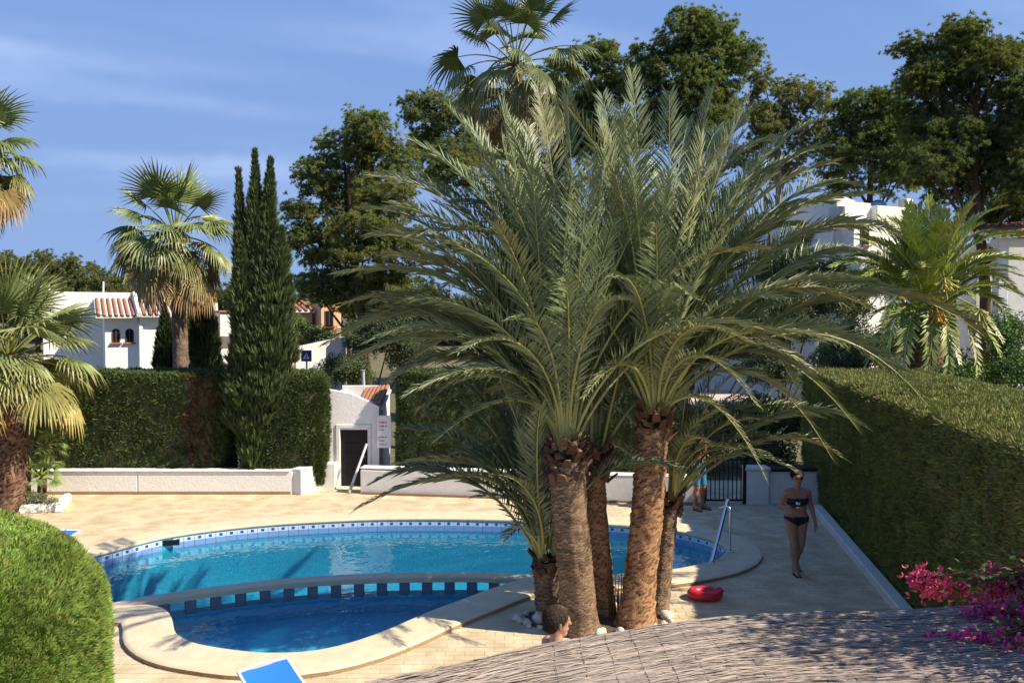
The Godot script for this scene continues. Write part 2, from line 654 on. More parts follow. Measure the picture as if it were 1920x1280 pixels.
# outward unit normals of a closed outline
func offset_each(poly: PackedVector2Array, dist: float) -> Array:
	var out := []
	var n := poly.size()
	var s := 1.0 if Geometry2D.is_polygon_clockwise(poly) else -1.0
	for k in n:
		var d := (poly[(k + 1) % n] - poly[(k + n - 1) % n]).normalized()
		out.append(Vector2(-d.y, d.x) * s * dist)
	if Geometry2D.is_point_in_polygon(poly[0] + out[0] * 0.05, poly):
		for k in n:
			out[k] = -out[k]
	return out

func beam_along(b: MB, path: Array, wide: float, y0: float, y1: float) -> void:
	var e := 0.018
	var pr := [[-wide / 2, y0], [wide / 2, y0], [wide / 2, y1 - e], [wide / 2 - e, y1], [-wide / 2 + e, y1], [-wide / 2, y1 - e]]
	for s in pr.size():
		var p0: Array = pr[s]
		var p1: Array = pr[(s + 1) % pr.size()]
		var first := b.v.size()
		for k in path.size():
			var d: Vector3 = path[mini(k + 1, path.size() - 1)] - path[maxi(k - 1, 0)]
			var side := Vector3(d.z, 0, -d.x).normalized()
			var at := Vector3(path[k].x, 0, path[k].z)
			b.vert(at + side * p0[0] + Vector3(0, p0[1], 0))
			b.vert(at + side * p1[0] + Vector3(0, p1[1], 0))
		for k in path.size() - 1:
			var q := first + k * 2
			b.itri(q, q + 2, q + 3)
			b.itri(q, q + 3, q + 1)

# a straight length of wall between two plan points
func wall_run(b: MB, a: Vector3, c: Vector3, thick: float, y0: float, y1: float, bev := 0.02) -> void:
	var d := c - a
	d.y = 0
	var bs := Basis(Vector3.UP, atan2(-d.z, d.x))
	b.cbox(Vector3((a.x + c.x) / 2, (y0 + y1) / 2, (a.z + c.z) / 2), Vector3(d.length(), y1 - y0, thick), bev, bs)

# ---------------------------------------------------------------- garden walls, pump house, gate
func walls_and_shed() -> void:
	var w := thing("garden_wall", "low cream rendered wall below the hedge beside the pump house", "wall")
	var b := MB.new()
	wall_run(b, Vector3(-11.686, 0.000, -18.458), Vector3(-8.665, 0.000, -18.458) - Vector3(0.004, 0, 0), 0.30, -0.02, 0.53)
	wall_run(b, Vector3(-8.665, 0.000, -18.458) + Vector3(0.004, 0, 0), Vector3(-5.072, 0.000, -18.458), 0.30, -0.02, 0.53)
	piece("wall_face", b.mesh(), mats.plaster, w)
	b = MB.new()
	wall_run(b, Vector3(-11.686, 0.000, -18.458) + Vector3(0, 0, 0.01), Vector3(-5.122, 0.000, -18.458) + Vector3(0, 0, 0.01), 0.34, 0.532, 0.56, 0.008)
	piece("wall_cap", b.mesh(), mats.white, w)
	b = MB.new()
	wall_run(b, Vector3(-11.686, 0.000, -18.458) + Vector3(0, 0, 0.156), Vector3(-5.122, 0.000, -18.458) + Vector3(0, 0, 0.156), 0.02, -0.01, 0.07, 0.004)
	piece("skirting", b.mesh(), mats.coping_side, w)
	b = MB.new()
	wall_run(b, Vector3(-4.978, 0.000, -18.292), Vector3(-4.615, 0.000, -19.091), 0.28, -0.02, 0.60)
	wall_run(b, Vector3(-4.594, 0.000, -19.002) , Vector3(-4.210, 0.000, -19.002), 0.24, -0.02, 0.62)
	piece("wall_return", b.mesh(), mats.white, w)

	w = thing("garden_wall", "low white rendered wall running behind the date palms to the gate", "wall")
	b = MB.new()
	wall_run(b, Vector3(-3.504, 0.000, -18.513), Vector3(0.484, 0.000, -17.970), 0.28, -0.02, 0.56)
	wall_run(b, Vector3(0.491, 0.000, -17.970), Vector3(4.199, 0.000, -17.407), 0.28, -0.02, 0.58)
	piece("wall_face", b.mesh(), mats.white, w)
	b = MB.new()
	wall_run(b, Vector3(-3.509, 0.000, -18.541), Vector3(4.205, 0.000, -17.432), 0.32, 0.584, 0.61, 0.008)
	piece("wall_cap", b.mesh(), mats.white, w)
	b = MB.new()
	wall_run(b, Vector3(-3.488, 0.000, -18.430) + Vector3(0, 0, 0.115), Vector3(4.182, 0.000, -17.333) + Vector3(0, 0, 0.115), 0.02, -0.01, 0.06, 0.004)
	piece("skirting", b.mesh(), mats.coping_side, w)

	w = thing("gate_pillar", "squat white pillar at the hinge side of the black gate", "pillar")
	b = MB.new()
	b.cbox(Vector3(5.384, 0.000, -17.407) + Vector3(0, 0.36, -0.1), Vector3(0.50, 0.76, 0.34), 0.015)
	piece("shaft", b.mesh(), mats.white, w)
	b = MB.new()
	b.cbox(Vector3(5.384, 0.000, -17.407) + Vector3(0, 0.775, -0.1), Vector3(0.56, 0.06, 0.40), 0.012)
	piece("cap", b.mesh(), mats.kerb, w)
	w = thing("garden_wall", "short grey-white wall with a dark capping between pillar and tall hedge", "wall")
	b = MB.new()
	wall_run(b, Vector3(5.654, 0.000, -17.407) + Vector3(0, 0, -0.12), Vector3(7.038, 0.000, -17.407) + Vector3(0, 0, -0.12), 0.24, -0.02, 0.72)
	piece("wall_face", b.mesh(), mats.white, w)
	b = MB.new()
	wall_run(b, Vector3(5.654, 0.000, -17.407) + Vector3(0.02, 0, -0.10), Vector3(7.038, 0.000, -17.407) + Vector3(0, 0, -0.10), 0.32, 0.722, 0.78, 0.01)
	piece("wall_cap", b.mesh(), mats.dark, w)

	# iron gate
	w = thing("garden_gate", "black iron bar gate in the far corner of the pool court", "gate")
	var g0 := Vector3(4.234, 0.000, -17.358)
	var g1 := Vector3(5.076, 0.000, -17.358)
	var k := 0
	while g0.x + 0.03 + k * 0.095 < g1.x:
		b = MB.new()
		b.cbox(Vector3(g0.x + 0.03 + k * 0.095, 0.56, g0.z), Vector3(0.022, 0.92, 0.022), 0.003)
		piece("bar", b.mesh(), mats.dark, w)
		k += 1
	for y in [0.09, 0.98]:
		b = MB.new()
		b.cbox(Vector3((g0.x + g1.x) / 2, y, g0.z), Vector3(g1.x - g0.x, 0.04, 0.03), 0.004)
		piece("rail", b.mesh(), mats.dark, w)
	for x in [g0.x - 0.02, g1.x + 0.02]:
		b = MB.new()
		b.cbox(Vector3(x, 0.53, g0.z), Vector3(0.06, 1.08, 0.06), 0.006)
		piece("gate_post", b.mesh(), mats.dark, w)

	# kerb in front of the tall hedge
	w = thing("hedge_kerb", "long pale concrete kerb along the foot of the tall shaded hedge", "kerb")
	b = MB.new()
	var k0 := Vector3(5.365, 0.000, -10.533)
	var k1 := Vector3(6.472, 0.000, -16.785)
	for j in 9:
		b.col = Color.WHITE
		var q0 := k0.lerp(k1, j / 9.0 + (0.0008 if j else 0.0))
		var q1 := k0.lerp(k1, (j + 1) / 9.0 - 0.0008)
		var kb := MB.new()
		wall_run(kb, q0, q1, 0.20, -0.02, 0.13, 0.02)
		piece("kerb_stone", kb.mesh(), mats.kerb, w)

	# pump house
	w = thing("pump_house", "small white pump house with a black door and tiled lean-to roof", "shed")
	var d := 19.15
	var a0 := Vector3(-4.456, 2.353, -19.150)
	var a1 := Vector3(-3.213, 1.967, -19.150)
	b = MB.new()
	var front := PackedVector2Array([Vector2(a0.x, 0), Vector2(Vector3(-4.157, 11.601, -19.150).x, 0), Vector2(Vector3(-4.157, 11.601, -19.150).x, 1.38), Vector2(Vector3(-3.487, 11.601, -19.150).x, 1.38), Vector2(Vector3(-3.487, 11.601, -19.150).x, 0), Vector2(a1.x, 0), Vector2(a1.x, a1.y - 0.02), Vector2(a0.x + 0.55, a0.y - 0.10), Vector2(a0.x, a0.y)])
	face_with_depth(b, front, -d, 0.18)
	piece("front_wall", b.mesh(), mats.plaster, w)
	b = MB.new()
	b.cbox(Vector3(a1.x - 0.09, 1.0, -d - 0.92), Vector3(0.17, 1.98, 1.47), 0.01)
	b.cbox(Vector3(a0.x + 0.09, 1.1, -d - 0.92), Vector3(0.17, 2.2, 1.47), 0.01)
	b.cbox(Vector3((a0.x + a1.x) / 2, 1.15, -d - 1.70), Vector3(a1.x - a0.x, 2.3, 0.08), 0.01)
	piece("side_wall", b.mesh(), mats.plaster, w)
	# door surround and leaf
	b = MB.new()
	var dx0 := Vector3(-4.157, 11.601, -19.150).x
	var dx1 := Vector3(-3.487, 11.601, -19.150).x
	b.cbox(Vector3(dx0 - 0.045, 0.70, -d + 0.008), Vector3(0.085, 1.44, 0.03), 0.006)
	b.cbox(Vector3(dx1 + 0.045, 0.70, -d + 0.008), Vector3(0.085, 1.44, 0.03), 0.006)
	b.cbox(Vector3((dx0 + dx1) / 2, 1.465, -d + 0.008), Vector3(dx1 - dx0 + 0.18, 0.085, 0.03), 0.006)
	piece("door_surround", b.mesh(), mats.white, w)
	b = MB.new()
	b.cbox(Vector3((dx0 + dx1) / 2, 0.69, -d - 0.10), Vector3(dx1 - dx0 - 0.02, 1.36, 0.04), 0.004)
	var dn := piece("door", b.mesh(), mats.dark, w)
	for j in 5:
		b = MB.new()
		b.cbox(Vector3((dx0 + dx1) / 2, 0.16 + j * 0.265, -d - 0.077), Vector3(dx1 - dx0 - 0.10, 0.20, 0.012), 0.005)
		piece("panel", b.mesh(), mats.dark, dn)
	b = MB.new()
	b.tube([Vector3(dx1 - 0.07, 0.72, -d - 0.07), Vector3(dx1 - 0.07, 0.72, -d - 0.03), Vector3(dx1 - 0.17, 0.72, -d - 0.03)], [0.012], 6)
	piece("handle", b.mesh(true), mats.metal, dn)
	# lean-to roof of barrel tiles
	var rows := 6
	var e0 := Vector3(-3.798, 2.214, -19.000)
	var e1 := Vector3(-3.187, 2.086, -19.000)
	for j in rows:
		for r in 4:
			var tx := lerpf(e0.x, e1.x + 0.02, (j + 0.5) / rows)
			var tz := -d - 0.22 - r * 0.34
			var ty := 1.93 + r * 0.085 + j * 0.016
			b = MB.new()
			barrel_tile(b, 0.062, 0.40)
			var o := piece("roof_tile", b.mesh(true), mats.roof_tile, w)
			o.position = Vector3(tx, ty, tz)
			o.rotation = Vector3(0.24, 0, 0)
	b = MB.new()
	b.cbox(Vector3((e0.x + e1.x) / 2, 2.03, -d - 0.85), Vector3(e1.x - e0.x + 0.1, 0.06, 1.35), 0.01, Basis(Vector3.RIGHT, 0.24))
	piece("roof_slab", b.mesh(), mats.plaster, w)
	# notice board
	w = thing("notice_board", "white notice board with red lines of print on the pump house corner", "sign")
	var n0 := Vector3(-3.063, 1.356, -19.000)
	b = MB.new()
	b.cbox(n0, Vector3(0.33, 0.78, 0.02), 0.004)
	piece("board", b.mesh(), plain(0.70, 0.69, 0.68, 0.5), w)
	for j in 8:
		if j in [0, 4]:
			continue
		b = MB.new()
		var parts := 1 + (j * 7) % 3
		var x := -0.12
		b.col = Color(0.45, 0.06, 0.08) if j < 4 or j == 7 else Color(0.10, 0.09, 0.10)
		for q in parts + 1:
			var l := 0.03 + ((j * 5 + q * 3) % 5) * 0.014
			if x + l > 0.13:
				break
			b.box(n0 + Vector3(x + l / 2, 0.31 - j * 0.088, 0.0115), Vector3(l, 0.034 if j in [1, 2] else 0.022, 0.003))
			x += l + 0.02
		piece("print_line", b.mesh(), mats.colour, w)
	for y in [0.2, -0.2]:
		b = MB.new()
		b.cbox(n0 + Vector3(-0.11, y, -0.09), Vector3(0.03, 0.03, 0.16), 0.003)
		piece("bracket", b.mesh(), mats.metal, w)
	# pole leaning on the door
	w = thing("net_pole", "pale aluminium pool pole leaning against the pump house door", "pole")
	b = MB.new()
	var p0 := Vector3(-3.792, 0.000, -18.458) + Vector3(0, 0.02, 0)
	var p1 := Vector3(-3.483, 1.064, -18.980)
	b.tube([p0, p1], [0.03], 10)
	piece("tube", b.mesh(true), plain(0.66, 0.66, 0.68, 0.35), w)
	b = MB.new()
	b.tube([p0 - (p1 - p0).normalized() * 0.015, p0 + (p1 - p0).normalized() * 0.22], [0.036, 0.036], 10)
	piece("grip", b.mesh(true), plain(0.45, 0.46, 0.5, 0.6), w)

# half-round clay tile along z, its low end at +z
func barrel_tile(b: MB, r: float, l: float) -> void:
	var seg := 6
	for lay in 2:
		var rr := r - lay * 0.012
		var first := b.v.size()
		for k in seg + 1:
			var a := PI * k / seg
			b.vert(Vector3(cos(a) * rr, sin(a) * rr * 0.9, l / 2))
			b.vert(Vector3(cos(a) * rr * 0.86, sin(a) * rr * 0.78, -l / 2))
		for k in seg:
			var q := first + k * 2
			if lay == 0:
				b.itri(q, q + 1, q + 3)
				b.itri(q, q + 3, q + 2)
			else:
				b.itri(q, q + 3, q + 1)
				b.itri(q, q + 2, q + 3)
	for k in seg:
		b.itri(k * 2, k * 2 + 2, (seg + 1) * 2 + k * 2 + 2)
		b.itri(k * 2, (seg + 1) * 2 + k * 2 + 2, (seg + 1) * 2 + k * 2)

# a plate whose outline lies in the x-y plane, front at z, going back by depth
func face_with_depth(b: MB, poly: PackedVector2Array, z: float, depth: float) -> void:
	var t := Geometry2D.triangulate_polygon(poly)
	for k in range(0, t.size(), 3):
		var p := poly[t[k]]
		var q := poly[t[k + 1]]
		var r := poly[t[k + 2]]
		if (q - p).cross(r - p) < 0.0:
			var sw := q
			q = r
			r = sw
		b.tri(Vector3(p.x, p.y, z), Vector3(q.x, q.y, z), Vector3(r.x, r.y, z))
		b.tri(Vector3(p.x, p.y, z - depth), Vector3(r.x, r.y, z - depth), Vector3(q.x, q.y, z - depth))
	for k in poly.size():
		var p := poly[k]
		var q := poly[(k + 1) % poly.size()]
		b.quad(Vector3(p.x, p.y, z), Vector3(p.x, p.y, z - depth), Vector3(q.x, q.y, z - depth), Vector3(q.x, q.y, z))

# ---------------------------------------------------------------- hedges
func spray_mesh(n: int, spread: float, wide: float, sd: int) -> ArrayMesh:
	var r := RandomNumberGenerator.new()
	r.seed = sd
	var b := MB.new()
	for k in n:
		var a := TAU * k / n + r.randf_range(-0.4, 0.4)
		var t := r.randf_range(0.1, spread)
		var d := Vector3(sin(t) * cos(a), cos(t), sin(t) * sin(a))
		var l := r.randf_range(0.6, 1.0)
		var side := d.cross(Vector3(cos(a + 1.3), 0.2, sin(a + 1.3))).normalized() * wide * l
		var f := r.randf_range(0.75, 1.2)
		b.col = Color(f, f, f)
		var mid := d * l * 0.5 + Vector3(0, -0.05, 0)
		b.tri(Vector3.ZERO, mid + side, d * l)
		b.tri(Vector3.ZERO, d * l, mid - side)
	return b.mesh()

func hedge(called: String, label: String, tf: Transform3D, size: Vector3, r: float, per_m2: float, spray: float, tint: Callable, group := "", up_bias := 0.5) -> Node3D:
	var o := thing(called, label, "hedge", tf.origin, group)
	o.basis = tf.basis
	var h := size * 0.5
	var inner := h - Vector3.ONE * r
	var wob := FastNoiseLite.new()
	wob.seed = rng.randi() % 1000
	wob.frequency = 0.9
	var core := MB.new()
	var pts := []
	var cols := []
	for ax in 3:
		for s in [-1.0, 1.0]:
			if ax == 1 and s < 0:
				continue
			var u := (ax + 1) % 3
			var w := (ax + 2) % 3
			var nu := int(clampf(size[u] / 0.25, 4, 60))
			var nw := int(clampf(size[w] / 0.25, 4, 60))
			var first := core.v.size()
			for a in nu + 1:
				for c in nw + 1:
					var p := Vector3.ZERO
					p[ax] = h[ax] * s
					p[u] = lerpf(-h[u], h[u], float(a) / nu)
					p[w] = lerpf(-h[w], h[w], float(c) / nw)
					core.vert(round_off(p, inner, r, wob, 0.035)[0] * 0.995)
			for a in nu:
				for c in nw:
					var q := first + a * (nw + 1) + c
					if s > 0:
						core.itri(q, q + nw + 1, q + nw + 2)
						core.itri(q, q + nw + 2, q + 1)
					else:
						core.itri(q, q + nw + 2, q + nw + 1)
						core.itri(q, q + 1, q + nw + 2)
			var count := int(size[u] * size[w] * per_m2)
			for k in count:
				var p := Vector3.ZERO
				p[ax] = h[ax] * s
				p[u] = rf(-h[u], h[u])
				p[w] = rf(-h[w], h[w])
				var got := round_off(p, inner, r, wob, 0.035)
				var at: Vector3 = got[0]
				var nn: Vector3 = got[1]
				# leave out what faces away from every place the court can be seen from
				if (tf * at).y < 0.02 or (tf.basis * nn).z < -0.75:
					continue
				var flat := nn.y > 0.8
				var y := (nn * (0.35 if flat else 1.0) + Vector3(rf(-0.7, 0.7), rf(-0.3, 0.5) + (0.1 if flat else up_bias), rf(-0.7, 0.7))).normalized()
				var x := y.cross(Vector3(rf(-1, 1), rf(-1, 1), rf(-1, 1))).normalized()
				var sc := spray * rf(0.7, 1.35) * (1.5 if rng.randf() < 0.012 else 1.0)
				pts.append(Transform3D(Basis(x, y, x.cross(y)) * sc, at - nn * spray * rf(0.1, 0.55)))
				var dab := 1.0 + 0.38 * wob.get_noise_3dv(at * 1.1 + Vector3(40, 0, 0)) + 0.22 * wob.get_noise_3dv(at * 4.0)
				var tc: Color = tint.call(tf * at)
				cols.append(Color(tc.r * dab, tc.g * dab, tc.b * dab))
	var co := piece("stems", core.mesh(true), mats.hedge_core, o)
	co.set_meta("kind", "stuff")
	var fo := scatter("foliage", spray_mesh(9, 1.05, 0.10, 5 + rng.randi() % 50), mats.leaf, pts, cols, o)
	fo.set_meta("kind", "stuff")
	return o

func round_off(p: Vector3, inner: Vector3, r: float, wob: FastNoiseLite, amp: float) -> Array:
	var q := p.clamp(-inner, inner)
	var n := (p - q).normalized()
	return [q + n * (r + wob.get_noise_3dv(p * 1.5) * amp * 2.0), n]

func hedge_green(p: Vector3, base: Color, vary := 0.25) -> Color:
	var f := rf(1.0 - vary, 1.0 + vary)
	var y := rf(-0.12, 0.12)
	return Color(base.r * f * (1.0 + y), base.g * f, base.b * f * (1.0 - y))

func hedges() -> void:
	var dark := Color(0.100, 0.142, 0.046)
	# behind the left wall; the end of it has died
	var l0 := Vector3(-12.127, 2.732, -19.250)
	var l1 := Vector3(-6.863, 2.732, -19.250)
	hedge("clipped_hedge", "tall clipped hedge with a dead brown end beside the tall cypress", Transform3D(Basis(), Vector3((l0.x + l1.x) / 2, 1.38, -19.25)), Vector3(l1.x - l0.x, 2.80, 1.3), 0.18, 800, 0.095,
		func(p: Vector3) -> Color:
			var px := p.x + 0.10 * sin(p.y * 5.0)
			var dead := px > -7.65 and px < -7.15 and p.z > -19.0 and p.y < 2.7
			if px > -7.1 and px < -6.85 and p.y > 1.5 and p.z > -19.0 and rng.randf() < 0.5:
				dead = true
			if dead and rng.randf() < 0.85:
				return hedge_green(p, Color(0.17, 0.10, 0.062))
			if rng.randf() < 0.05:
				return hedge_green(p, Color(0.13, 0.10, 0.045))
			return hedge_green(p, dark))
	l0 = Vector3(-6.058, 2.739, -19.150)
	l1 = Vector3(-4.453, 2.739, -19.150)
	hedge("clipped_hedge", "round-cornered piece of hedge between the cypress and the pump house", Transform3D(Basis(Vector3.UP, 0.12), Vector3((l0.x + l1.x) / 2, 1.38, -19.2)), Vector3(l1.x - l0.x, 2.80, 1.3), 0.42, 800, 0.095,
		func(p: Vector3) -> Color:
			return hedge_green(p, dark if rng.randf() < 0.9 else Color(0.13, 0.12, 0.045)))
	# behind the right wall
	hedge("clipped_hedge", "dark clipped hedge behind the white wall and the date palms", Transform3D(Basis(Vector3.UP, 0.10), Vector3(0.35, 1.36, -19.75)), Vector3(6.3, 2.82, 1.2), 0.16, 620, 0.095,
		func(p: Vector3) -> Color: return hedge_green(p, dark))
	# the tall hedge along the right side of the court
	var k0 := Vector3(5.365, 0.000, -10.533)
	var k1 := Vector3(6.472, 0.000, -16.785)
	var dir := (k1 - k0).normalized()
	var right := Vector3(-dir.z, 0, dir.x)
	var bs := Basis(right, Vector3.UP, -dir)
	var hw := 2.7
	var mid := k0 + dir * 2.2 + right * (hw / 2 + 0.16)
	hedge("clipped_hedge", "wide flat-topped hedge with a shaded face behind the long kerb", Transform3D(bs, Vector3(mid.x, 1.36, mid.z)), Vector3(hw, 2.94, 13.5), 0.14, 620, 0.085,
		func(p: Vector3) -> Color:
			return hedge_green(p, Color(0.235, 0.262, 0.075) if rng.randf() < 0.85 else Color(0.26, 0.21, 0.085)))
	# bright rounded hedge in front on the left
	hedge("rounded_hedge", "bright green round-shouldered hedge hiding the near end of the pool", Transform3D(Basis(Vector3.UP, 0.05), Vector3(-6.50, 1.26, -5.35)), Vector3(7.0, 2.86, 2.3), 0.95, 3000, 0.058,
		func(p: Vector3) -> Color:
			return hedge_green(p, Color(0.245, 0.35, 0.072) if rng.randf() < 0.8 else Color(0.30, 0.36, 0.085)), "", 0.7)

# ---------------------------------------------------------------- houses
# an arched or square window with a reveal: frame, pane, sill
func window(parent: Node3D, at: Vector3, w: float, h: float, arched: bool, bs := Basis()) -> void:
	var o := Node3D.new()
	o.name = "window"
	parent.add_child(o, true)
	o.transform = Transform3D(bs, at)
	var pts := PackedVector2Array([Vector2(-w / 2, 0), Vector2(w / 2, 0)])
	var top := h - (w / 2 if arched else 0.0)
	if arched:
		for k in 9:
			var a := PI * k / 8.0
			pts.append(Vector2(cos(a) * w / 2, top + sin(a) * w / 2))
	else:
		pts.append(Vector2(w / 2, h))
		pts.append(Vector2(-w / 2, h))
	var b := MB.new()
	face_with_depth(b, pts, 0.015, 0.03)
	piece("pane", b.mesh(), mats.glass_dark, o)
	b = MB.new()
	b.cbox(Vector3(0, -0.05, 0.06), Vector3(w + 0.16, 0.07, 0.16), 0.01)
	piece("sill", b.mesh(), mats.roof_tile, o)
	b = MB.new()
	b.cbox(Vector3(0, h * 0.48, 0.025), Vector3(0.05, h * 0.94, 0.03), 0.004)
	b.cbox(Vector3(-w / 2 + 0.025, top * 0.5, 0.026), Vector3(0.05, top, 0.03), 0.004)
	b.cbox(Vector3(w / 2 - 0.025, top * 0.5, 0.026), Vector3(0.05, top, 0.03), 0.004)
	piece("frame", b.mesh(), plain(0.08, 0.045, 0.025, 0.6), o)

# clay tile roof slope: columns of barrel tiles on a slab, as one part
func tile_slope(parent: Node3D, a: Vector3, b: Vector3, c: Vector3, d: Vector3, step := 0.24) -> void:
	# a-b the eave, d-c the ridge
	var m := MB.new()
	var up := (b - a).cross(d - a).normalized()
	if up.y < 0:
		up = -up
	m.quad(a, b, c, d)
	m.quad(a - up * 0.12, d - up * 0.12, c - up * 0.12, b - up * 0.12)
	m.quad(a - up * 0.12, b - up * 0.12, b, a)
	m.quad(a, d, d - up * 0.12, a - up * 0.12)
	m.quad(b, b - up * 0.12, c - up * 0.12, c)
	piece("roof_slab", m.mesh(), mats.plaster, parent)
	var n := int(a.distance_to(b) / step)
	for k in n:
		var t := (k + 0.5) / n
		var e := a.lerp(b, t) + up * 0.01
		var r := d.lerp(c, t) + up * 0.01
		var row := MB.new()
		var cnt := int(e.distance_to(r) / 0.42) + 1
		var path := []
		var rad := []
		for j in cnt:
			path.append(e.lerp(r, float(j) / cnt) + up * 0.02)
			rad.append(step * 0.40)
			path.append(e.lerp(r, (j + 0.97) / cnt))
			rad.append(step * 0.30)
		row.tube(path, rad, 8)
		piece("tile_row", row.mesh(true), mats.roof_tile, parent)

func block(parent: Node3D, called: String, a: Vector3, b: Vector3, mat: Material, bev := 0.03) -> void:
	var m := MB.new()
	m.cbox((a + b) * 0.5, (b - a).abs(), bev)
	piece(called, m.mesh(), mat, parent)

func turn_about(o: Node3D, pivot: Vector3, a: float) -> void:
	var p := Vector3(pivot.x, 0, pivot.z)
	var b := Basis(Vector3.UP, a)
	o.transform = Transform3D(b, p - b * p)

func houses() -> void:
	# villa on the left, arched windows under a clay roof
	var h := thing("white_villa", "white villa with three arched windows and a red clay tile roof", "house")
	var z := -40.0
	var e0 := Vector3(-21.180, 4.097, -40.000)
	var e1 := Vector3(-17.516, 4.097, -40.000)
	var t0 := Vector3(-22.753, 4.925, -43.000)
	block(h, "wall", Vector3(Vector3(-20.798, 19.713, -40.000).x, -0.1, z - 7.0), Vector3(Vector3(-19.240, 19.713, -40.000).x, e0.y - 0.05, z), mats.white)
	block(h, "wall", Vector3(Vector3(-19.227, 19.713, -40.000).x, -0.1, z - 7.0), Vector3(Vector3(-17.419, 19.713, -40.000).x, e0.y - 0.05, z + 0.35), mats.white)
	block(h, "pilaster", Vector3(Vector3(-19.293, 19.713, -40.000).x, 0, z), Vector3(Vector3(-19.108, 19.713, -40.000).x, e0.y - 0.35, z + 0.5), mats.white)
	tile_slope(h, Vector3(e0.x, e0.y, z + 0.55), Vector3(Vector3(-19.372, 19.713, -40.000).x, e0.y, z + 0.55), Vector3(Vector3(-19.372, 19.713, -40.000).x, t0.y + 0.05, z - 3), Vector3(e0.x, t0.y + 0.05, z - 3))
	tile_slope(h, Vector3(Vector3(-19.188, 19.713, -40.000).x, e0.y + 0.05, z + 0.85), Vector3(e1.x, e0.y + 0.05, z + 0.85), Vector3(e1.x, t0.y + 0.1, z - 3), Vector3(Vector3(-19.188, 19.713, -40.000).x, t0.y + 0.1, z - 3))
	var m := MB.new()
	var q0 := Vector3(Vector3(-19.280, 19.713, -40.000).x, e0.y + 0.05, z + 0.9)
	m.tube([q0, Vector3(q0.x, t0.y + 0.35, z - 3)], [0.13], 6)
	piece("roof_verge", m.mesh(), mats.white, h)
	block(h, "parapet", Vector3(Vector3(-23.521, 20.880, -43.000).x, 0, z - 8), Vector3(Vector3(-19.350, 20.880, -43.000).x, Vector3(-27.571, 5.327, -43.000).y, z - 3.0), mats.white)
	window(h, Vector3(Vector3(-20.283, 19.713, -40.000).x, Vector3(-25.701, 2.785, -40.000).y, z), 0.36, 0.68, true)
	window(h, Vector3(Vector3(-19.676, 19.713, -40.000).x, Vector3(-25.701, 2.785, -40.000).y, z), 0.38, 0.68, true)
	window(h, Vector3(Vector3(-18.026, 19.577, -39.650).x, Vector3(-25.480, 2.585, -39.650).y, z + 0.35), 0.52, 0.95, true)
	block(h, "chimney", Vector3(-23.637, 5.327, -43.000) + Vector3(0, -0.2, -1), Vector3(-23.170, 5.700, -43.000) + Vector3(0, 0, -1.6), mats.kerb)
	m = MB.new()
	m.tube([Vector3(-20.716, 5.341, -43.500), Vector3(-20.706, 5.921, -43.500)], [0.05], 6)
	piece("antenna_mast", m.mesh(true), plain(0.7, 0.7, 0.7, 0.5), h)

	turn_about(h, Vector3(-19.0, 0, -41), 0.5)

	h = thing("white_villa", "strip of a white two-storey house glimpsed between the cypresses", "house")
	block(h, "wall", Vector3(Vector3(-15.014, 20.102, -41.000).x, -0.1, -46), Vector3(Vector3(-13.256, 20.102, -41.000).x, Vector3(-26.310, 4.287, -41.000).y, -41), mats.white)
	block(h, "chimney", Vector3(-15.442, 4.206, -42.000), Vector3(-14.930, 4.767, -42.000) + Vector3(0, 0, -0.5), mats.white)
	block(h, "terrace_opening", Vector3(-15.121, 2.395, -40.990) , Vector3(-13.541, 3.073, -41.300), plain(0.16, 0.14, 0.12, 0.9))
	block(h, "coping", Vector3(Vector3(-15.068, 20.102, -41.000).x, Vector3(-26.311, 4.260, -41.000).y, -46.1), Vector3(Vector3(-13.202, 20.102, -41.000).x, Vector3(-26.308, 4.369, -41.000).y, -40.9), mats.roof_tile)

	turn_about(h, Vector3(-14.338, 20.102, -41.000), 0.5)

	# peach house
	h = thing("peach_house", "peach coloured house with a clay roof behind the cypress", "house")
	var peach := grainy(lin(0.62, 0.38, 0.20), lin(0.72, 0.47, 0.26), 2.0, 0.02, 0.9, 0.0, 61)
	block(h, "wall", Vector3(Vector3(-11.048, 22.048, -46.000).x, -0.1, -52), Vector3(Vector3(-9.895, 22.048, -46.000).x, Vector3(-29.504, 4.979, -46.000).y, -46), peach)
	block(h, "wall", Vector3(Vector3(-12.870, 22.437, -47.000).x, -0.1, -53), Vector3(Vector3(-11.257, 22.437, -47.000).x, Vector3(-30.157, 4.464, -47.000).y, -47), peach)
	block(h, "wall", Vector3(Vector3(-10.325, 22.826, -48.000).x, -0.1, -53), Vector3(Vector3(-9.248, 22.826, -48.000).x, Vector3(-30.793, 4.727, -48.000).y, -48), peach)
	tile_slope(h, Vector3(Vector3(-12.932, 22.437, -47.000).x, Vector3(-30.158, 4.401, -47.000).y, -46.6), Vector3(Vector3(-11.226, 22.437, -47.000).x, Vector3(-30.158, 4.401, -47.000).y, -46.6), Vector3(Vector3(-11.226, 22.437, -47.000).x, Vector3(-30.144, 5.091, -47.000).y, -50), Vector3(Vector3(-12.932, 22.437, -47.000).x, Vector3(-30.144, 5.091, -47.000).y, -50), 0.3)
	window(h, Vector3(Vector3(-10.562, 22.048, -46.000).x, Vector3(-29.536, 3.474, -46.000).y, -46), 0.5, 0.9, false)
	m = MB.new()
	m.tube([Vector3(-12.470, 4.621, -47.000), Vector3(-12.454, 6.407, -47.000)], [0.06], 6)
	piece("mast", m.mesh(true), plain(0.5, 0.5, 0.5, 0.5), h)

	turn_about(h, Vector3(-10.623, 22.048, -46.000), 0.5)

	# white garden wall of the street with a blue sign in front of it
	h = thing("street_wall", "bright white boundary wall rising to the right behind the blue sign", "wall")
	m = MB.new()
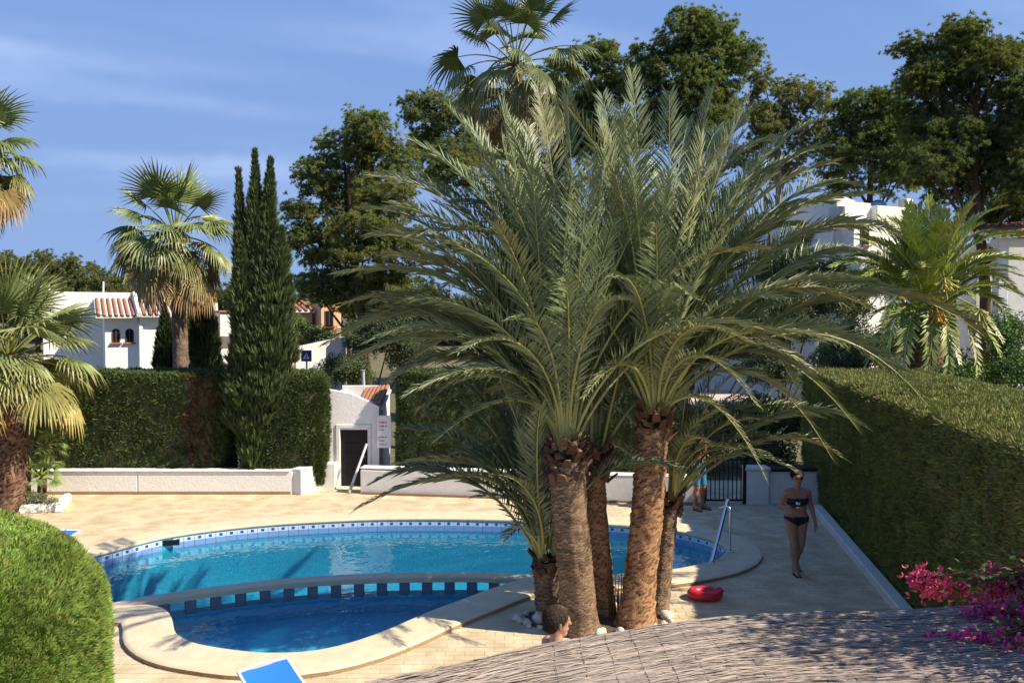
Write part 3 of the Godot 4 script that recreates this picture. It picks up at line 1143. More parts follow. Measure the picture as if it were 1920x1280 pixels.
	var poly := PackedVector2Array([Vector2(Vector3(-8.136, 15.822, -30.000).x, 0), Vector2(Vector3(-6.216, 15.822, -30.000).x, 0), Vector2(Vector3(-6.216, 15.822, -30.000).x, Vector3(-19.271, 3.327, -30.000).y), Vector2(Vector3(-8.136, 15.822, -30.000).x, Vector3(-19.279, 2.946, -30.000).y)])
	face_with_depth(m, poly, 0.0, 0.3)
	var wo := piece("wall_face", m.mesh(), mats.white, h)
	wo.position = Vector3(0, 0, -30)
	turn_about(h, Vector3(-7.126, 15.822, -30.000), 0.45)
	h = thing("street_wall", "dark stone pillar ending the bright white boundary wall", "pillar")
	block(h, "shaft", Vector3(Vector3(-6.194, 15.745, -29.800).x, -0.1, -30.3), Vector3(Vector3(-6.056, 15.745, -29.800).x, Vector3(-19.134, 3.752, -29.800).y, -29.8), plain(0.20, 0.15, 0.11, 0.9))
	h = thing("pedestrian_sign", "square blue sign with a white triangle in front of the white wall", "sign")
	var s := Vector3(-6.462, 2.862, -25.000)
	m = MB.new()
	m.cbox(s, Vector3(0.33, 0.35, 0.02), 0.004)
	piece("plate", m.mesh(), plain(0.012, 0.022, 0.14, 0.4), h)
	m = MB.new()
	m.tri(s + Vector3(-0.11, -0.10, 0.012), s + Vector3(0.11, -0.10, 0.012), s + Vector3(0.0, 0.11, 0.012))
	m.tri(s + Vector3(-0.11, -0.10, 0.010), s + Vector3(0.0, 0.11, 0.010), s + Vector3(0.11, -0.10, 0.010))
	piece("triangle", m.mesh(), plain(0.62, 0.64, 0.70, 0.5), h)
	m = MB.new()
	m.col = Color(0.01, 0.01, 0.02)
	m.tube([s + Vector3(0.0, -0.01, 0.016), s + Vector3(-0.035, -0.085, 0.016)], [0.010], 5)
	m.tube([s + Vector3(0.0, -0.01, 0.016), s + Vector3(0.035, -0.085, 0.016)], [0.010], 5)
	m.tube([s + Vector3(0.0, -0.012, 0.016), s + Vector3(0.005, 0.035, 0.016)], [0.013], 5)
	m.tube([s + Vector3(0.006, 0.045, 0.016), s + Vector3(0.006, 0.062, 0.016)], [0.012], 5)
	piece("walking_figure", m.mesh(), mats.colour, h)
	m = MB.new()
	m.tube([Vector3(s.x, 0, s.z - 0.03), s + Vector3(0, 0.15, -0.03)], [0.03], 8)
	piece("post", m.mesh(true), mats.metal, h)
	h = thing("street_post", "thin grey post rising behind the pump house roof", "post")
	m = MB.new()
	m.tube([Vector3(Vector3(-4.434, 13.488, -24.000).x, 0, -24), Vector3(-4.503, 2.462, -24.000)], [0.055], 8)
	piece("shaft", m.mesh(true), plain(0.42, 0.43, 0.45, 0.6), h)
	m = MB.new()
	m.tube([Vector3(-4.503, 2.462, -24.000), Vector3(-4.503, 2.486, -24.000)], [0.075], 8)
	piece("cap", m.mesh(true), plain(0.35, 0.36, 0.38, 0.6), h)

	# villa up the slope on the right
	h = thing("white_villa", "white flat-roofed villa with stepped parapets behind the bright green palm", "house")
	z = -36.0
	block(h, "wall", Vector3(Vector3(13.967, 18.157, -36.000).x, 0, -43), Vector3(Vector3(16.152, 18.157, -36.000).x, Vector3(-22.997, 9.154, -36.000).y, z), mats.white)
	block(h, "wall", Vector3(Vector3(16.164, 18.157, -36.000).x, 0, -43), Vector3(Vector3(18.647, 18.157, -36.000).x, Vector3(-22.999, 9.035, -36.000).y, z + 0.3), mats.white)
	block(h, "wall", Vector3(Vector3(14.252, 18.157, -36.000).x, 0, z - 1), Vector3(Vector3(15.962, 18.157, -36.000).x, Vector3(-23.015, 8.295, -36.000).y, z + 0.7), mats.white)
	# shaded wing, turned away from the sun
	m = MB.new()
	var bs := Basis(Vector3.UP, -1.05)
	m.cbox(Vector3(Vector3(13.920, 18.157, -36.000).x - 1.25, 3.9, -38.2), Vector3(5.0, 8.4, 0.5), 0.03, bs)
	piece("wing", m.mesh(), mats.white, h)
	m = MB.new()
	m.cbox(Vector3(Vector3(13.920, 18.157, -36.000).x - 2.3, 3.1, -38.4), Vector3(5.5, 6.6, 0.5), 0.03, bs)
	piece("wing", m.mesh(), mats.white, h)
	block(h, "chimney", Vector3(13.618, 8.167, -35.500), Vector3(13.988, 8.826, -35.500) + Vector3(0, 0, -0.6), mats.kerb)
	block(h, "wall", Vector3(Vector3(19.177, 18.546, -37.000).x, 0, -43), Vector3(Vector3(20.507, 18.546, -37.000).x, Vector3(-23.643, 8.950, -37.000).y, -37), mats.white)
	block(h, "chimney", Vector3(20.393, 9.015, -37.500), Vector3(20.877, 9.834, -37.500) + Vector3(0, 0, -0.5), mats.white)
	block(h, "chimney_cap", Vector3(20.406, 9.423, -37.400), Vector3(20.724, 9.695, -37.400) + Vector3(0, 0, 0.1), mats.roof_tile)
	window(h, Vector3(Vector3(14.930, 17.884, -35.300).x, Vector3(-22.589, 7.207, -35.300).y, z + 0.7), 0.50, 0.85, false)
	m = MB.new()
	var tk := Vector3(18.966, 9.306, -38.000)
	m.tube([tk, tk + Vector3(0, 0.28, 0), tk + Vector3(0, 0.42, 0)], [0.42, 0.42, 0.12], 14)
	piece("water_tank", m.mesh(), plain(0.09, 0.20, 0.42, 0.6), h)
	m = MB.new()
	tk = Vector3(16.361, 9.381, -38.000)
	m.tube([tk - Vector3(0, 0.2, 0), tk + Vector3(0, 0.1, 0), tk + Vector3(0, 0.3, 0)], [0.7, 0.7, 0.3], 14)
	piece("roof_dome", m.mesh(true), mats.kerb, h)

	turn_about(h, Vector3(16.152, 18.157, -36.000), 0.45)

	h = thing("white_villa", "corner of a white house with a clay eave over a shaded porch", "house")
	z = -30.0
	tile_slope(h, Vector3(Vector3(17.934, 15.822, -30.000).x, Vector3(-19.191, 7.067, -30.000).y, z + 0.6), Vector3(Vector3(20.389, 15.822, -30.000).x, Vector3(-19.187, 7.226, -30.000).y, z + 0.6), Vector3(Vector3(20.389, 15.822, -30.000).x, Vector3(-20.459, 7.771, -32.000).y, z - 2), Vector3(Vector3(17.934, 15.822, -30.000).x, Vector3(-20.463, 7.601, -32.000).y, z - 2), 0.3)
	block(h, "wall", Vector3(Vector3(18.369, 15.822, -30.000).x, 0, z - 3), Vector3(Vector3(20.389, 15.822, -30.000).x, Vector3(-19.193, 6.987, -30.000).y, z - 1.6), mats.white)
	block(h, "column", Vector3(Vector3(18.211, 15.822, -30.000).x, 0, z - 0.3), Vector3(Vector3(18.607, 15.822, -30.000).x, Vector3(-19.192, 7.027, -30.000).y, z + 0.1), mats.white)
	block(h, "beam", Vector3(Vector3(18.132, 15.822, -30.000).x, Vector3(-19.199, 6.708, -30.000).y, z - 0.35), Vector3(Vector3(20.389, 15.822, -30.000).x, Vector3(-19.192, 7.007, -30.000).y, z + 0.15), mats.white)

	# pale roofs seen through the date palm behind the gate
	h = thing("garage", "low beige garage roof seen through the palm fronds above the gate", "building")
	block(h, "wall", Vector3(Vector3(5.879, 14.655, -27.000).x, -0.1, -31), Vector3(Vector3(8.373, 14.655, -27.000).x, Vector3(-17.395, 1.035, -27.000).y, -27), mats.plaster)
	block(h, "roof", Vector3(Vector3(5.772, 14.655, -27.000).x, Vector3(-17.395, 1.053, -27.000).y, -31.2), Vector3(Vector3(8.480, 14.655, -27.000).x, Vector3(-17.391, 1.217, -27.000).y, -26.7), plain(0.55, 0.42, 0.33, 0.9))
	block(h, "door", Vector3(Vector3(6.235, 14.655, -27.000).x, 0, -27.1), Vector3(Vector3(6.859, 14.655, -27.000).x, Vector3(-17.402, 0.708, -27.000).y, -26.95), plain(0.1, 0.13, 0.18, 0.6))

# ---------------------------------------------------------------- foliage crowns
var tuft_cache := {}

func tuft(kind: String) -> ArrayMesh:
	if tuft_cache.has(kind):
		return tuft_cache[kind]
	var r := RandomNumberGenerator.new()
	r.seed = 91
	var b := MB.new()
	if kind == "pine":
		for k in 44:
			var d := Vector3(r.randf_range(-1, 1), r.randf_range(-0.35, 1.0), r.randf_range(-1, 1)).normalized()
			var l := r.randf_range(0.55, 1.0)
			var side := d.cross(Vector3(r.randf_range(-1, 1), r.randf_range(-1, 1), r.randf_range(-1, 1))).normalized() * 0.05
			var f := r.randf_range(0.7, 1.25)
			b.col = Color(f, f, f)
			b.tri(-side, side, d * l)
			b.tri(d * l * 0.35 - side * 1.3, d * l * 0.35 + side * 1.3, d * l * 1.05 + side)
	elif kind == "leaf":
		for k in 26:
			var d := Vector3(r.randf_range(-1, 1), r.randf_range(-0.6, 1.0), r.randf_range(-1, 1)).normalized()
			var at := d * r.randf_range(0.3, 0.9)
			var x := Vector3(r.randf_range(-1, 1), r.randf_range(-0.4, 0.6), r.randf_range(-1, 1)).normalized()
			var y := x.cross(Vector3(r.randf_range(-1, 1), r.randf_range(-1, 1), r.randf_range(-1, 1))).normalized()
			var f := r.randf_range(0.7, 1.25)
			b.col = Color(f, f, f)
			b.tri(at - x * 0.2, at + y * 0.09, at + x * 0.2)
			b.tri(at - x * 0.2, at + x * 0.2, at - y * 0.09)
	elif kind == "cypress":
		for k in 16:
			var a := TAU * k / 16.0 + r.randf_range(-0.3, 0.3)
			var t := r.randf_range(0.05, 0.38)
			var d := Vector3(sin(t) * cos(a), cos(t), sin(t) * sin(a))
			var l := r.randf_range(0.55, 1.0)
			var side := d.cross(Vector3(cos(a + 1.4), 0, sin(a + 1.4))).normalized() * 0.055
			var off := Vector3(cos(a), 0, sin(a)) * r.randf_range(0.0, 0.14)
			var f := r.randf_range(0.7, 1.25)
			b.col = Color(f, f, f)
			b.tri(off, off + d * l * 0.45 + side, off + d * l)
			b.tri(off, off + d * l, off + d * l * 0.45 - side)
	tuft_cache[kind] = b.mesh()
	return tuft_cache[kind]

# tufts gathered in twig clusters through the lumps of a crown
func crown(o: Node3D, lumps: Array, kind: String, size: float, per: float, base: Color, flat := 0.8) -> void:
	var where := []
	var cols := []
	for l in lumps:
		var c: Vector3 = l[0]
		var r: float = l[1]
		var n := int(per * r * r / (size * size))
		var sub := []
		var ns := maxi(6, int(n / 9.0))
		for k in ns:
			var d := Vector3(rf(-1, 1), rf(-0.8, 1), rf(-1, 1)).normalized()
			sub.append([c + Vector3(d.x, d.y * flat, d.z) * r * pow(rng.randf(), 0.45), rf(0.85, 1.2), rf(-0.1, 0.12)])
		for k in n:
			var q: Array = sub[rng.randi() % ns]
			var off := Vector3(rng.randfn(0, 1), rng.randfn(0, 0.7), rng.randfn(0, 1)) * size * (0.95 if kind == "pine" else 0.62)
			var y: Vector3 = (off * 0.8 + (q[0] - c) * 0.5 / r + Vector3(0, 0.6, 0)).normalized()
			var x: Vector3 = y.cross(Vector3(rf(-1, 1), rf(-1, 1), rf(-1, 1))).normalized()
			var s := size * rf(0.6, 1.15)
			where.append(Transform3D(Basis(x, y, x.cross(y)) * s, q[0] + off - o.position))
			var f: float = q[1] * rf(0.8, 1.2)
			cols.append(Color(base.r * f * (1.0 + q[2]), base.g * f, base.b * f * (1.0 - q[2])))
	scatter("crown", tuft(kind), mats.needle if kind == "pine" else mats.leaf, where, cols, o)

func limbs(o: Node3D, foot: Vector3, top: Vector3, r: float, lumps: Array, bark: Color) -> void:
	var t := MB.new()
	t.col = bark
	var lean := Vector3(rf(-0.3, 0.3), 0, rf(-0.3, 0.3))
	var path := smooth_path([foot, foot.lerp(top, 0.35) + lean, foot.lerp(top, 0.7) - lean * 0.6, top], 4)
	var rad := []
	for k in path.size():
		rad.append(r * lerpf(1.0, 0.3, float(k) / path.size()))
	t.tube(path, rad, 9)
	var tr := piece("trunk", t.mesh(true), mats.bark, o)
	tr.position = -o.position
	for l in lumps:
		var c: Vector3 = l[0]
		var s: Vector3 = path[clampi(int(path.size() * clampf((c.y - foot.y) / (top.y - foot.y) - 0.25, 0.25, 0.9)), 0, path.size() - 1)]
		if s.distance_to(c) < 0.3:
			continue
		var b := MB.new()
		b.col = bark
		var mid := s.lerp(c, 0.5) + Vector3(rf(-0.2, 0.2), -0.12 * s.distance_to(c), rf(-0.2, 0.2))
		var bp := []
		var br := []
		for k in 7:
			bp.append(bez(s, mid, c, k / 6.0))
			br.append(r * lerpf(0.34, 0.08, k / 6.0))
		b.tube(bp, br, 6)
		var bo := piece("limb", b.mesh(true), mats.bark, o)
		bo.position = -o.position

func pine(label: String, lumps: Array, foot: Vector3, size: float, per: float, base: Color, bark := Color(0.10, 0.065, 0.045)) -> void:
	var o := thing("pine_tree", label, "tree", foot, "pines behind the garden")
	var top := Vector3.ZERO
	var high := -1.0
	for l in lumps:
		top += l[0]
		high = maxf(high, l[0].y)
	top /= lumps.size()
	top.y = lerpf(top.y, high, 0.6)
	# lumps take their own depth so that the crown is as deep as it is wide
	for l in lumps:
		l[0] += Vector3(0, 0, rf(-0.9, 0.9) * l[1] * 1.1)
		l[1] *= 1.08
	limbs(o, foot, top, 0.26, lumps, bark)
	crown(o, lumps, "pine", size, per, base)

func pines() -> void:
	var g := Color(0.27, 0.295, 0.125)
	pine("olive green pine with a ragged edge beside the tall cypress", [[Vector3(-6.091, 11.816, -34.000), 1.05], [Vector3(-7.224, 11.032, -34.000), 1.18], [Vector3(-8.182, 9.910, -34.000), 0.96], [Vector3(-5.307, 10.696, -34.000), 1.14], [Vector3(-8.872, 8.448, -34.000), 0.77], [Vector3(-7.012, 9.123, -34.000), 1.50], [Vector3(-5.430, 8.898, -34.000), 1.36], [Vector3(-8.159, 7.095, -34.000), 1.32], [Vector3(-6.119, 7.095, -34.000), 1.59], [Vector3(-9.155, 7.208, -34.000), 0.68], [Vector3(-7.265, 5.285, -34.000), 1.36], [Vector3(-5.449, 5.285, -34.000), 1.36], [Vector3(-8.401, 5.285, -34.000), 0.86], [Vector3(-4.533, 7.095, -34.000), 1.14]], Vector3(-6.2, 0, -34), 0.185, 16.0, g)
	pine("pine crown spreading behind the tallest fan palm", [[Vector3(-4.375, 14.352, -40.000), 1.12], [Vector3(-4.247, 12.905, -40.000), 1.18], [Vector3(-2.652, 13.826, -40.000), 1.12], [Vector3(-1.593, 12.905, -40.000), 1.34], [Vector3(2.647, 16.450, -40.000), 1.02], [Vector3(4.233, 16.842, -40.000), 1.12], [Vector3(5.032, 15.533, -40.000), 1.34], [Vector3(3.578, 14.614, -40.000), 1.47], [Vector3(1.988, 14.746, -40.000), 1.28], [Vector3(3.186, 12.642, -40.000), 1.61], [Vector3(0.000, 12.905, -40.000), 1.61], [Vector3(5.308, 13.168, -40.000), 1.47], [Vector3(-2.924, 11.323, -40.000), 1.61], [Vector3(1.064, 10.530, -40.000), 1.87]], Vector3(1.5, 0, -40), 0.185, 16.0, Color(0.255, 0.295, 0.14))
	pine("tall round-headed pine, highest of the trees above the date palm", [[Vector3(8.287, 17.201, -38.000), 1.27], [Vector3(9.593, 17.151, -38.000), 1.22], [Vector3(10.433, 16.009, -38.000), 1.02], [Vector3(7.589, 16.506, -38.000), 1.12], [Vector3(9.307, 15.337, -38.000), 1.42], [Vector3(7.929, 14.590, -38.000), 1.53], [Vector3(6.333, 16.332, -38.000), 0.86], [Vector3(6.114, 15.088, -38.000), 1.07], [Vector3(9.949, 13.842, -38.000), 1.22], [Vector3(7.057, 13.092, -38.000), 1.53], [Vector3(8.825, 12.592, -38.000), 1.53]], Vector3(8.6, 0, -38), 0.185, 16.0, Color(0.255, 0.295, 0.14))
	pine("thin open pine with grey twigs and sky showing through", [[Vector3(12.935, 15.827, -42.000), 0.96], [Vector3(14.745, 15.689, -42.000), 1.01], [Vector3(12.307, 14.586, -42.000), 0.96], [Vector3(14.065, 14.310, -42.000), 1.35], [Vector3(15.725, 15.138, -42.000), 0.96], [Vector3(15.607, 13.481, -42.000), 1.35], [Vector3(13.157, 13.204, -42.000), 1.07], [Vector3(14.510, 11.959, -42.000), 1.24], [Vector3(11.996, 12.236, -42.000), 0.84]], Vector3(14.0, 0, -42), 0.185, 11.0, Color(0.30, 0.30, 0.155), Color(0.26, 0.22, 0.19))
	pine("bushy dark pine between the open pine and the largest pine", [[Vector3(16.762, 13.958, -40.000), 1.23], [Vector3(18.294, 14.352, -40.000), 1.18], [Vector3(17.526, 12.510, -40.000), 1.66], [Vector3(15.994, 11.851, -40.000), 1.18], [Vector3(19.113, 12.905, -40.000), 1.23], [Vector3(18.613, 10.927, -40.000), 1.23], [Vector3(16.542, 10.662, -40.000), 1.02], [Vector3(19.931, 11.587, -40.000), 1.18]], Vector3(17.6, 0, -40), 0.185, 16.0, Color(0.215, 0.262, 0.122))
	pine("largest dark pine filling the upper right corner", [[Vector3(15.618, 14.351, -31.000), 0.75], [Vector3(16.799, 14.756, -31.000), 0.87], [Vector3(17.986, 14.837, -31.000), 0.95], [Vector3(19.065, 14.189, -31.000), 0.75], [Vector3(16.248, 13.479, -31.000), 1.16], [Vector3(18.055, 13.418, -31.000), 1.37], [Vector3(15.498, 12.972, -31.000), 0.75], [Vector3(17.260, 12.056, -31.000), 1.58], [Vector3(19.310, 12.260, -31.000), 1.16], [Vector3(16.501, 10.833, -31.000), 1.37], [Vector3(18.563, 10.629, -31.000), 1.45], [Vector3(15.695, 9.811, -31.000), 1.00], [Vector3(19.469, 9.607, -31.000), 1.24], [Vector3(17.765, 9.299, -31.000), 1.16], [Vector3(20.362, 11.139, -31.000), 1.45], [Vector3(20.527, 12.972, -31.000), 1.04], [Vector3(20.815, 9.299, -31.000), 1.24]], Vector3(18.2, 0, -31), 0.185, 16.0, Color(0.19, 0.215, 0.108))
	# shade tree to the right, mostly out of the picture
	pine("dark pine behind the clay-eaved house at the picture edge", [[Vector3(22.043, 8.939, -36.000), 0.96], [Vector3(23.256, 8.224, -36.000), 1.20], [Vector3(21.094, 8.462, -36.000), 0.82], [Vector3(23.938, 9.892, -36.000), 1.44]], Vector3(23.0, 0, -36), 0.185, 16.0, Color(0.13, 0.15, 0.06))
	# wood on the far left
	for a in [[-10, 495, 42], [30, 505, 34], [70, 492, 34], [105, 500, 38], [150, 510, 34], [185, 525, 30], [215, 535, 30], [250, 560, 34], [300, 565, 34]]:
		var p := px(a[0], a[1], 62.0)
		var r: float = a[2] * 62.0 / 1495.0
		var o := thing("pine_tree", WOOD[rng_pick("wood", WOOD.size())], "tree", Vector3(p.x, 1.2, -62.0), "low pines on the far left skyline")
		var lumps := [[p, r], [p + Vector3(-r * 0.7, -r * 0.7, 0.5), r * 0.8], [p + Vector3(r * 0.7, -r * 0.8, 0.3), r * 0.8], [p + Vector3(0, -r * 1.3, 0.8), r * 0.9]]
		limbs(o, o.position, p, 0.2, [], Color(0.1, 0.065, 0.045))
		crown(o, lumps, "pine", 0.26, 8.5, Color(0.24, 0.265, 0.115))
	# far belt of trees that closes the view under the crowns
	var w := thing("treeline", "dense belt of dark trees and shrubs beyond the gardens", "trees")
	w.set_meta("kind", "stuff")
	var belt := []
	for k in 46:
		var x := lerpf(-44, 50, k / 45.0)
		belt.append([Vector3(x, rf(2.0, 5.5), -72.0 + rf(-4, 4)), rf(2.8, 4.2)])
	crown(w, belt, "pine", 0.42, 8.0, Color(0.13, 0.15, 0.06))
	# shrubs between hedge and houses
	var shrubs := [
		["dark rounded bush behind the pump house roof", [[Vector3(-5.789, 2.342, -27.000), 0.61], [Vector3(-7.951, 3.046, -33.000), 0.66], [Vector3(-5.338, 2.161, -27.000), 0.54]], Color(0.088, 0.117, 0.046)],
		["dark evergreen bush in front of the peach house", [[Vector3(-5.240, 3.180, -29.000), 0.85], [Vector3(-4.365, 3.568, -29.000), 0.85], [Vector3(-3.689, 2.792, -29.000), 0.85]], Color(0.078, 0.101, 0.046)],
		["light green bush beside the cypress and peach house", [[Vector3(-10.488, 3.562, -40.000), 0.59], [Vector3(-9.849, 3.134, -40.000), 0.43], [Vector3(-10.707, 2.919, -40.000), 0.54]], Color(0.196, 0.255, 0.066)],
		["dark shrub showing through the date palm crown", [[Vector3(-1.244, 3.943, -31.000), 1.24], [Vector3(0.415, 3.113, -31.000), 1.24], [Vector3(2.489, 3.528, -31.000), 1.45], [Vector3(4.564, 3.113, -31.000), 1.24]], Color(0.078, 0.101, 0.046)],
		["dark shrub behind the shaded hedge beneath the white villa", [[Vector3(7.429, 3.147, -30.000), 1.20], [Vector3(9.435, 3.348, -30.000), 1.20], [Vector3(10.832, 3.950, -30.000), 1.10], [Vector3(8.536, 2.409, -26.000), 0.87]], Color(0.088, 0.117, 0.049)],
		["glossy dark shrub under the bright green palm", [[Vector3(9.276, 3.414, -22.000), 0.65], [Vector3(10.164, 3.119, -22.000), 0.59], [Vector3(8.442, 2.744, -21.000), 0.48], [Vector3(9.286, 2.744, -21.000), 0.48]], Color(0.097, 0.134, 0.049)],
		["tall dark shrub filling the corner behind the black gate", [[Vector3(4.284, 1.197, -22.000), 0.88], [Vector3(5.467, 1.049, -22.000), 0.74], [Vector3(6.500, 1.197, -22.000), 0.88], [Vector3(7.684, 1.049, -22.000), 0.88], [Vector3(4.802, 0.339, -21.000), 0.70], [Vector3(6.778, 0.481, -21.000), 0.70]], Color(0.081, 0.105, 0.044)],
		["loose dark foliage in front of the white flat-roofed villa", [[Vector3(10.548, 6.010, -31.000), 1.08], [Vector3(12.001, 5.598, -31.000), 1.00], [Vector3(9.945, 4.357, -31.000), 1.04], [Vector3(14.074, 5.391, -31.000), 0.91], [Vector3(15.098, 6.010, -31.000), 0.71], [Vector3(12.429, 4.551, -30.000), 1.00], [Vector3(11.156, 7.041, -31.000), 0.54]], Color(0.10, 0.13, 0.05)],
		["round green bush on the lawn side of the wide hedge", [[Vector3(10.723, 2.674, -19.000), 0.41], [Vector3(10.954, 2.559, -19.000), 0.36]], Color(0.147, 0.235, 0.056)],
		["green bush below the clay-eaved house at the picture edge", [[Vector3(12.205, 3.367, -19.500), 0.47], [Vector3(11.719, 2.663, -18.500), 0.52], [Vector3(12.306, 3.883, -20.000), 0.35], [Vector3(12.024, 2.911, -18.500), 0.49]], Color(0.117, 0.192, 0.053)],
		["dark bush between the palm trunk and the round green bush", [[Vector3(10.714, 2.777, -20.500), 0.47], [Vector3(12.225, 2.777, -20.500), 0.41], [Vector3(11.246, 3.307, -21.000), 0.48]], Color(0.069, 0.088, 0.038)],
	]
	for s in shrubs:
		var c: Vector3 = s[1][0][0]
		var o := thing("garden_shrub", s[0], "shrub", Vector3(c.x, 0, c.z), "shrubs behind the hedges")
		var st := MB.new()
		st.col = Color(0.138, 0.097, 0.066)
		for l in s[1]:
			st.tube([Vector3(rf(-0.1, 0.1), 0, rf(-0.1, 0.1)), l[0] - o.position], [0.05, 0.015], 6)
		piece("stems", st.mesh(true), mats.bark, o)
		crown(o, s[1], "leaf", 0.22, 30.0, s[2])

const WOOD := ["low olive pine at the left end of the far wood", "second low pine of the far wood", "low dark pine standing third along the far wood", "highest low pine of the far wood left of the villa", "round low pine above the villa chimney", "low pine above the villa roof", "low pine right of the villa mast", "small pine behind the left fan palm trunk", "small pine between fan palm and cypress"]
var picks := {}

func rng_pick(k: String, n: int) -> int:
	picks[k] = picks.get(k, -1) + 1
	return picks[k] % n

# where a line of sight from the terrace meets a given distance
func px(x: float, y: float, d: float) -> Vector3:
	return Vector3((x - 960.0) / 1495.0 * d, 4.15 - (y - 590.0) / 1495.0 * d, -d)

# ---------------------------------------------------------------- cypresses
func cypress(label: String, spires: Array, foot: Vector3, base: Color, per := 1.0) -> void:
	var o := thing("cypress_tree", label, "tree", foot, "cypresses behind the hedge")
	var t := MB.new()
	t.col = Color(0.09, 0.065, 0.05)
	t.tube([Vector3.ZERO, Vector3(0, 2.0, 0), Vector3(0, spires[0][0].y * 0.7, 0)], [0.14, 0.11, 0.03], 8)
	piece("trunk", t.mesh(true), mats.bark, o)
	var where := []
	var cols := []
	for s in spires:
		var top: Vector3 = s[0] - foot
		var r: float = s[1]
		var low: float = s[2]
		var n := int((top.y - low) * r * 720 * per)
		for k in n:
			var u := rng.randf()
			var y := lerpf(low, top.y, u)
			var prof := pow(maxf(0.0, 1.0 - u), 0.95) * smoothstep(-0.08, 0.10, u) * (1.0 + 0.22 * sin(u * 23.0 + s[0].x * 9.0))
			var a := rf(0, TAU)
			var rr := r * prof * sqrt(rf(0.25, 1.0))
			var ax := Vector3(lerpf(top.x * 0.25, top.x, u), y, lerpf(top.z * 0.25, top.z, u))
			var yv := Vector3(cos(a) * 0.35 + rf(-0.15, 0.15), 1.0, sin(a) * 0.35 + rf(-0.15, 0.15)).normalized()
			var xv := yv.cross(Vector3(rf(-1, 1), 0, rf(-1, 1))).normalized()
			where.append(Transform3D(Basis(xv, yv, xv.cross(yv)) * rf(0.20, 0.42) * lerpf(1.0, 0.45, smoothstep(0.7, 1.0, u)), ax + Vector3(cos(a), 0, sin(a)) * rr))
			var f := rf(0.65, 1.3)
			cols.append(Color(base.r * f, base.g * f, base.b * f))
	scatter("crown", tuft("cypress"), mats.leaf, where, cols, o)

func cypresses() -> void:
	var f := Vector3(Vector3(-6.094, 11.484, -18.850).x, 0, -18.85)
	cypress("tall dark cypress with three pointed tips rising out of the hedge", [[Vector3(-6.049, 7.988, -18.900), 0.44, 0.4], [Vector3(-5.687, 7.789, -18.900), 0.52, 1.0], [Vector3(-6.455, 7.539, -18.900), 0.27, 0.6], [Vector3(-5.788, 6.539, -18.900), 0.80, 1.6], [Vector3(-5.381, 6.142, -18.700), 0.74, 2.2], [Vector3(-6.345, 6.008, -18.600), 0.50, 1.2], [Vector3(-5.208, 5.028, -18.800), 0.46, 2.6], [Vector3(-6.017, 3.531, -18.500), 0.30, 0.1]], f, Color(0.098, 0.128, 0.048))
	cypress("short black-green cypress right of the fan palm trunk", [[Vector3(-9.981, 5.191, -26.000), 0.62, 0.3], [Vector3(-9.767, 4.237, -26.000), 0.40, 0.8], [Vector3(-10.387, 4.671, -26.000), 0.40, 0.8]], Vector3(Vector3(-9.950, 14.266, -26.000).x, 0, -26), Color(0.07, 0.092, 0.04))
	cypress("short black-green cypress left of the fan palm trunk", [[Vector3(-11.764, 4.475, -27.000), 0.50, 0.3], [Vector3(-11.993, 3.608, -27.000), 0.35, 0.2]], Vector3(Vector3(-11.687, 14.655, -27.000).x, 0, -27), Color(0.06, 0.08, 0.035))

# ---------------------------------------------------------------- palms
func bowed(a: Vector3, b: Vector3, c: Vector3, t: float, bow: float) -> Vector3:
	return bez(a, b, c, t) + Vector3(0, bow * (t * t - pow(t, 4.0)) * 2.2, 0)

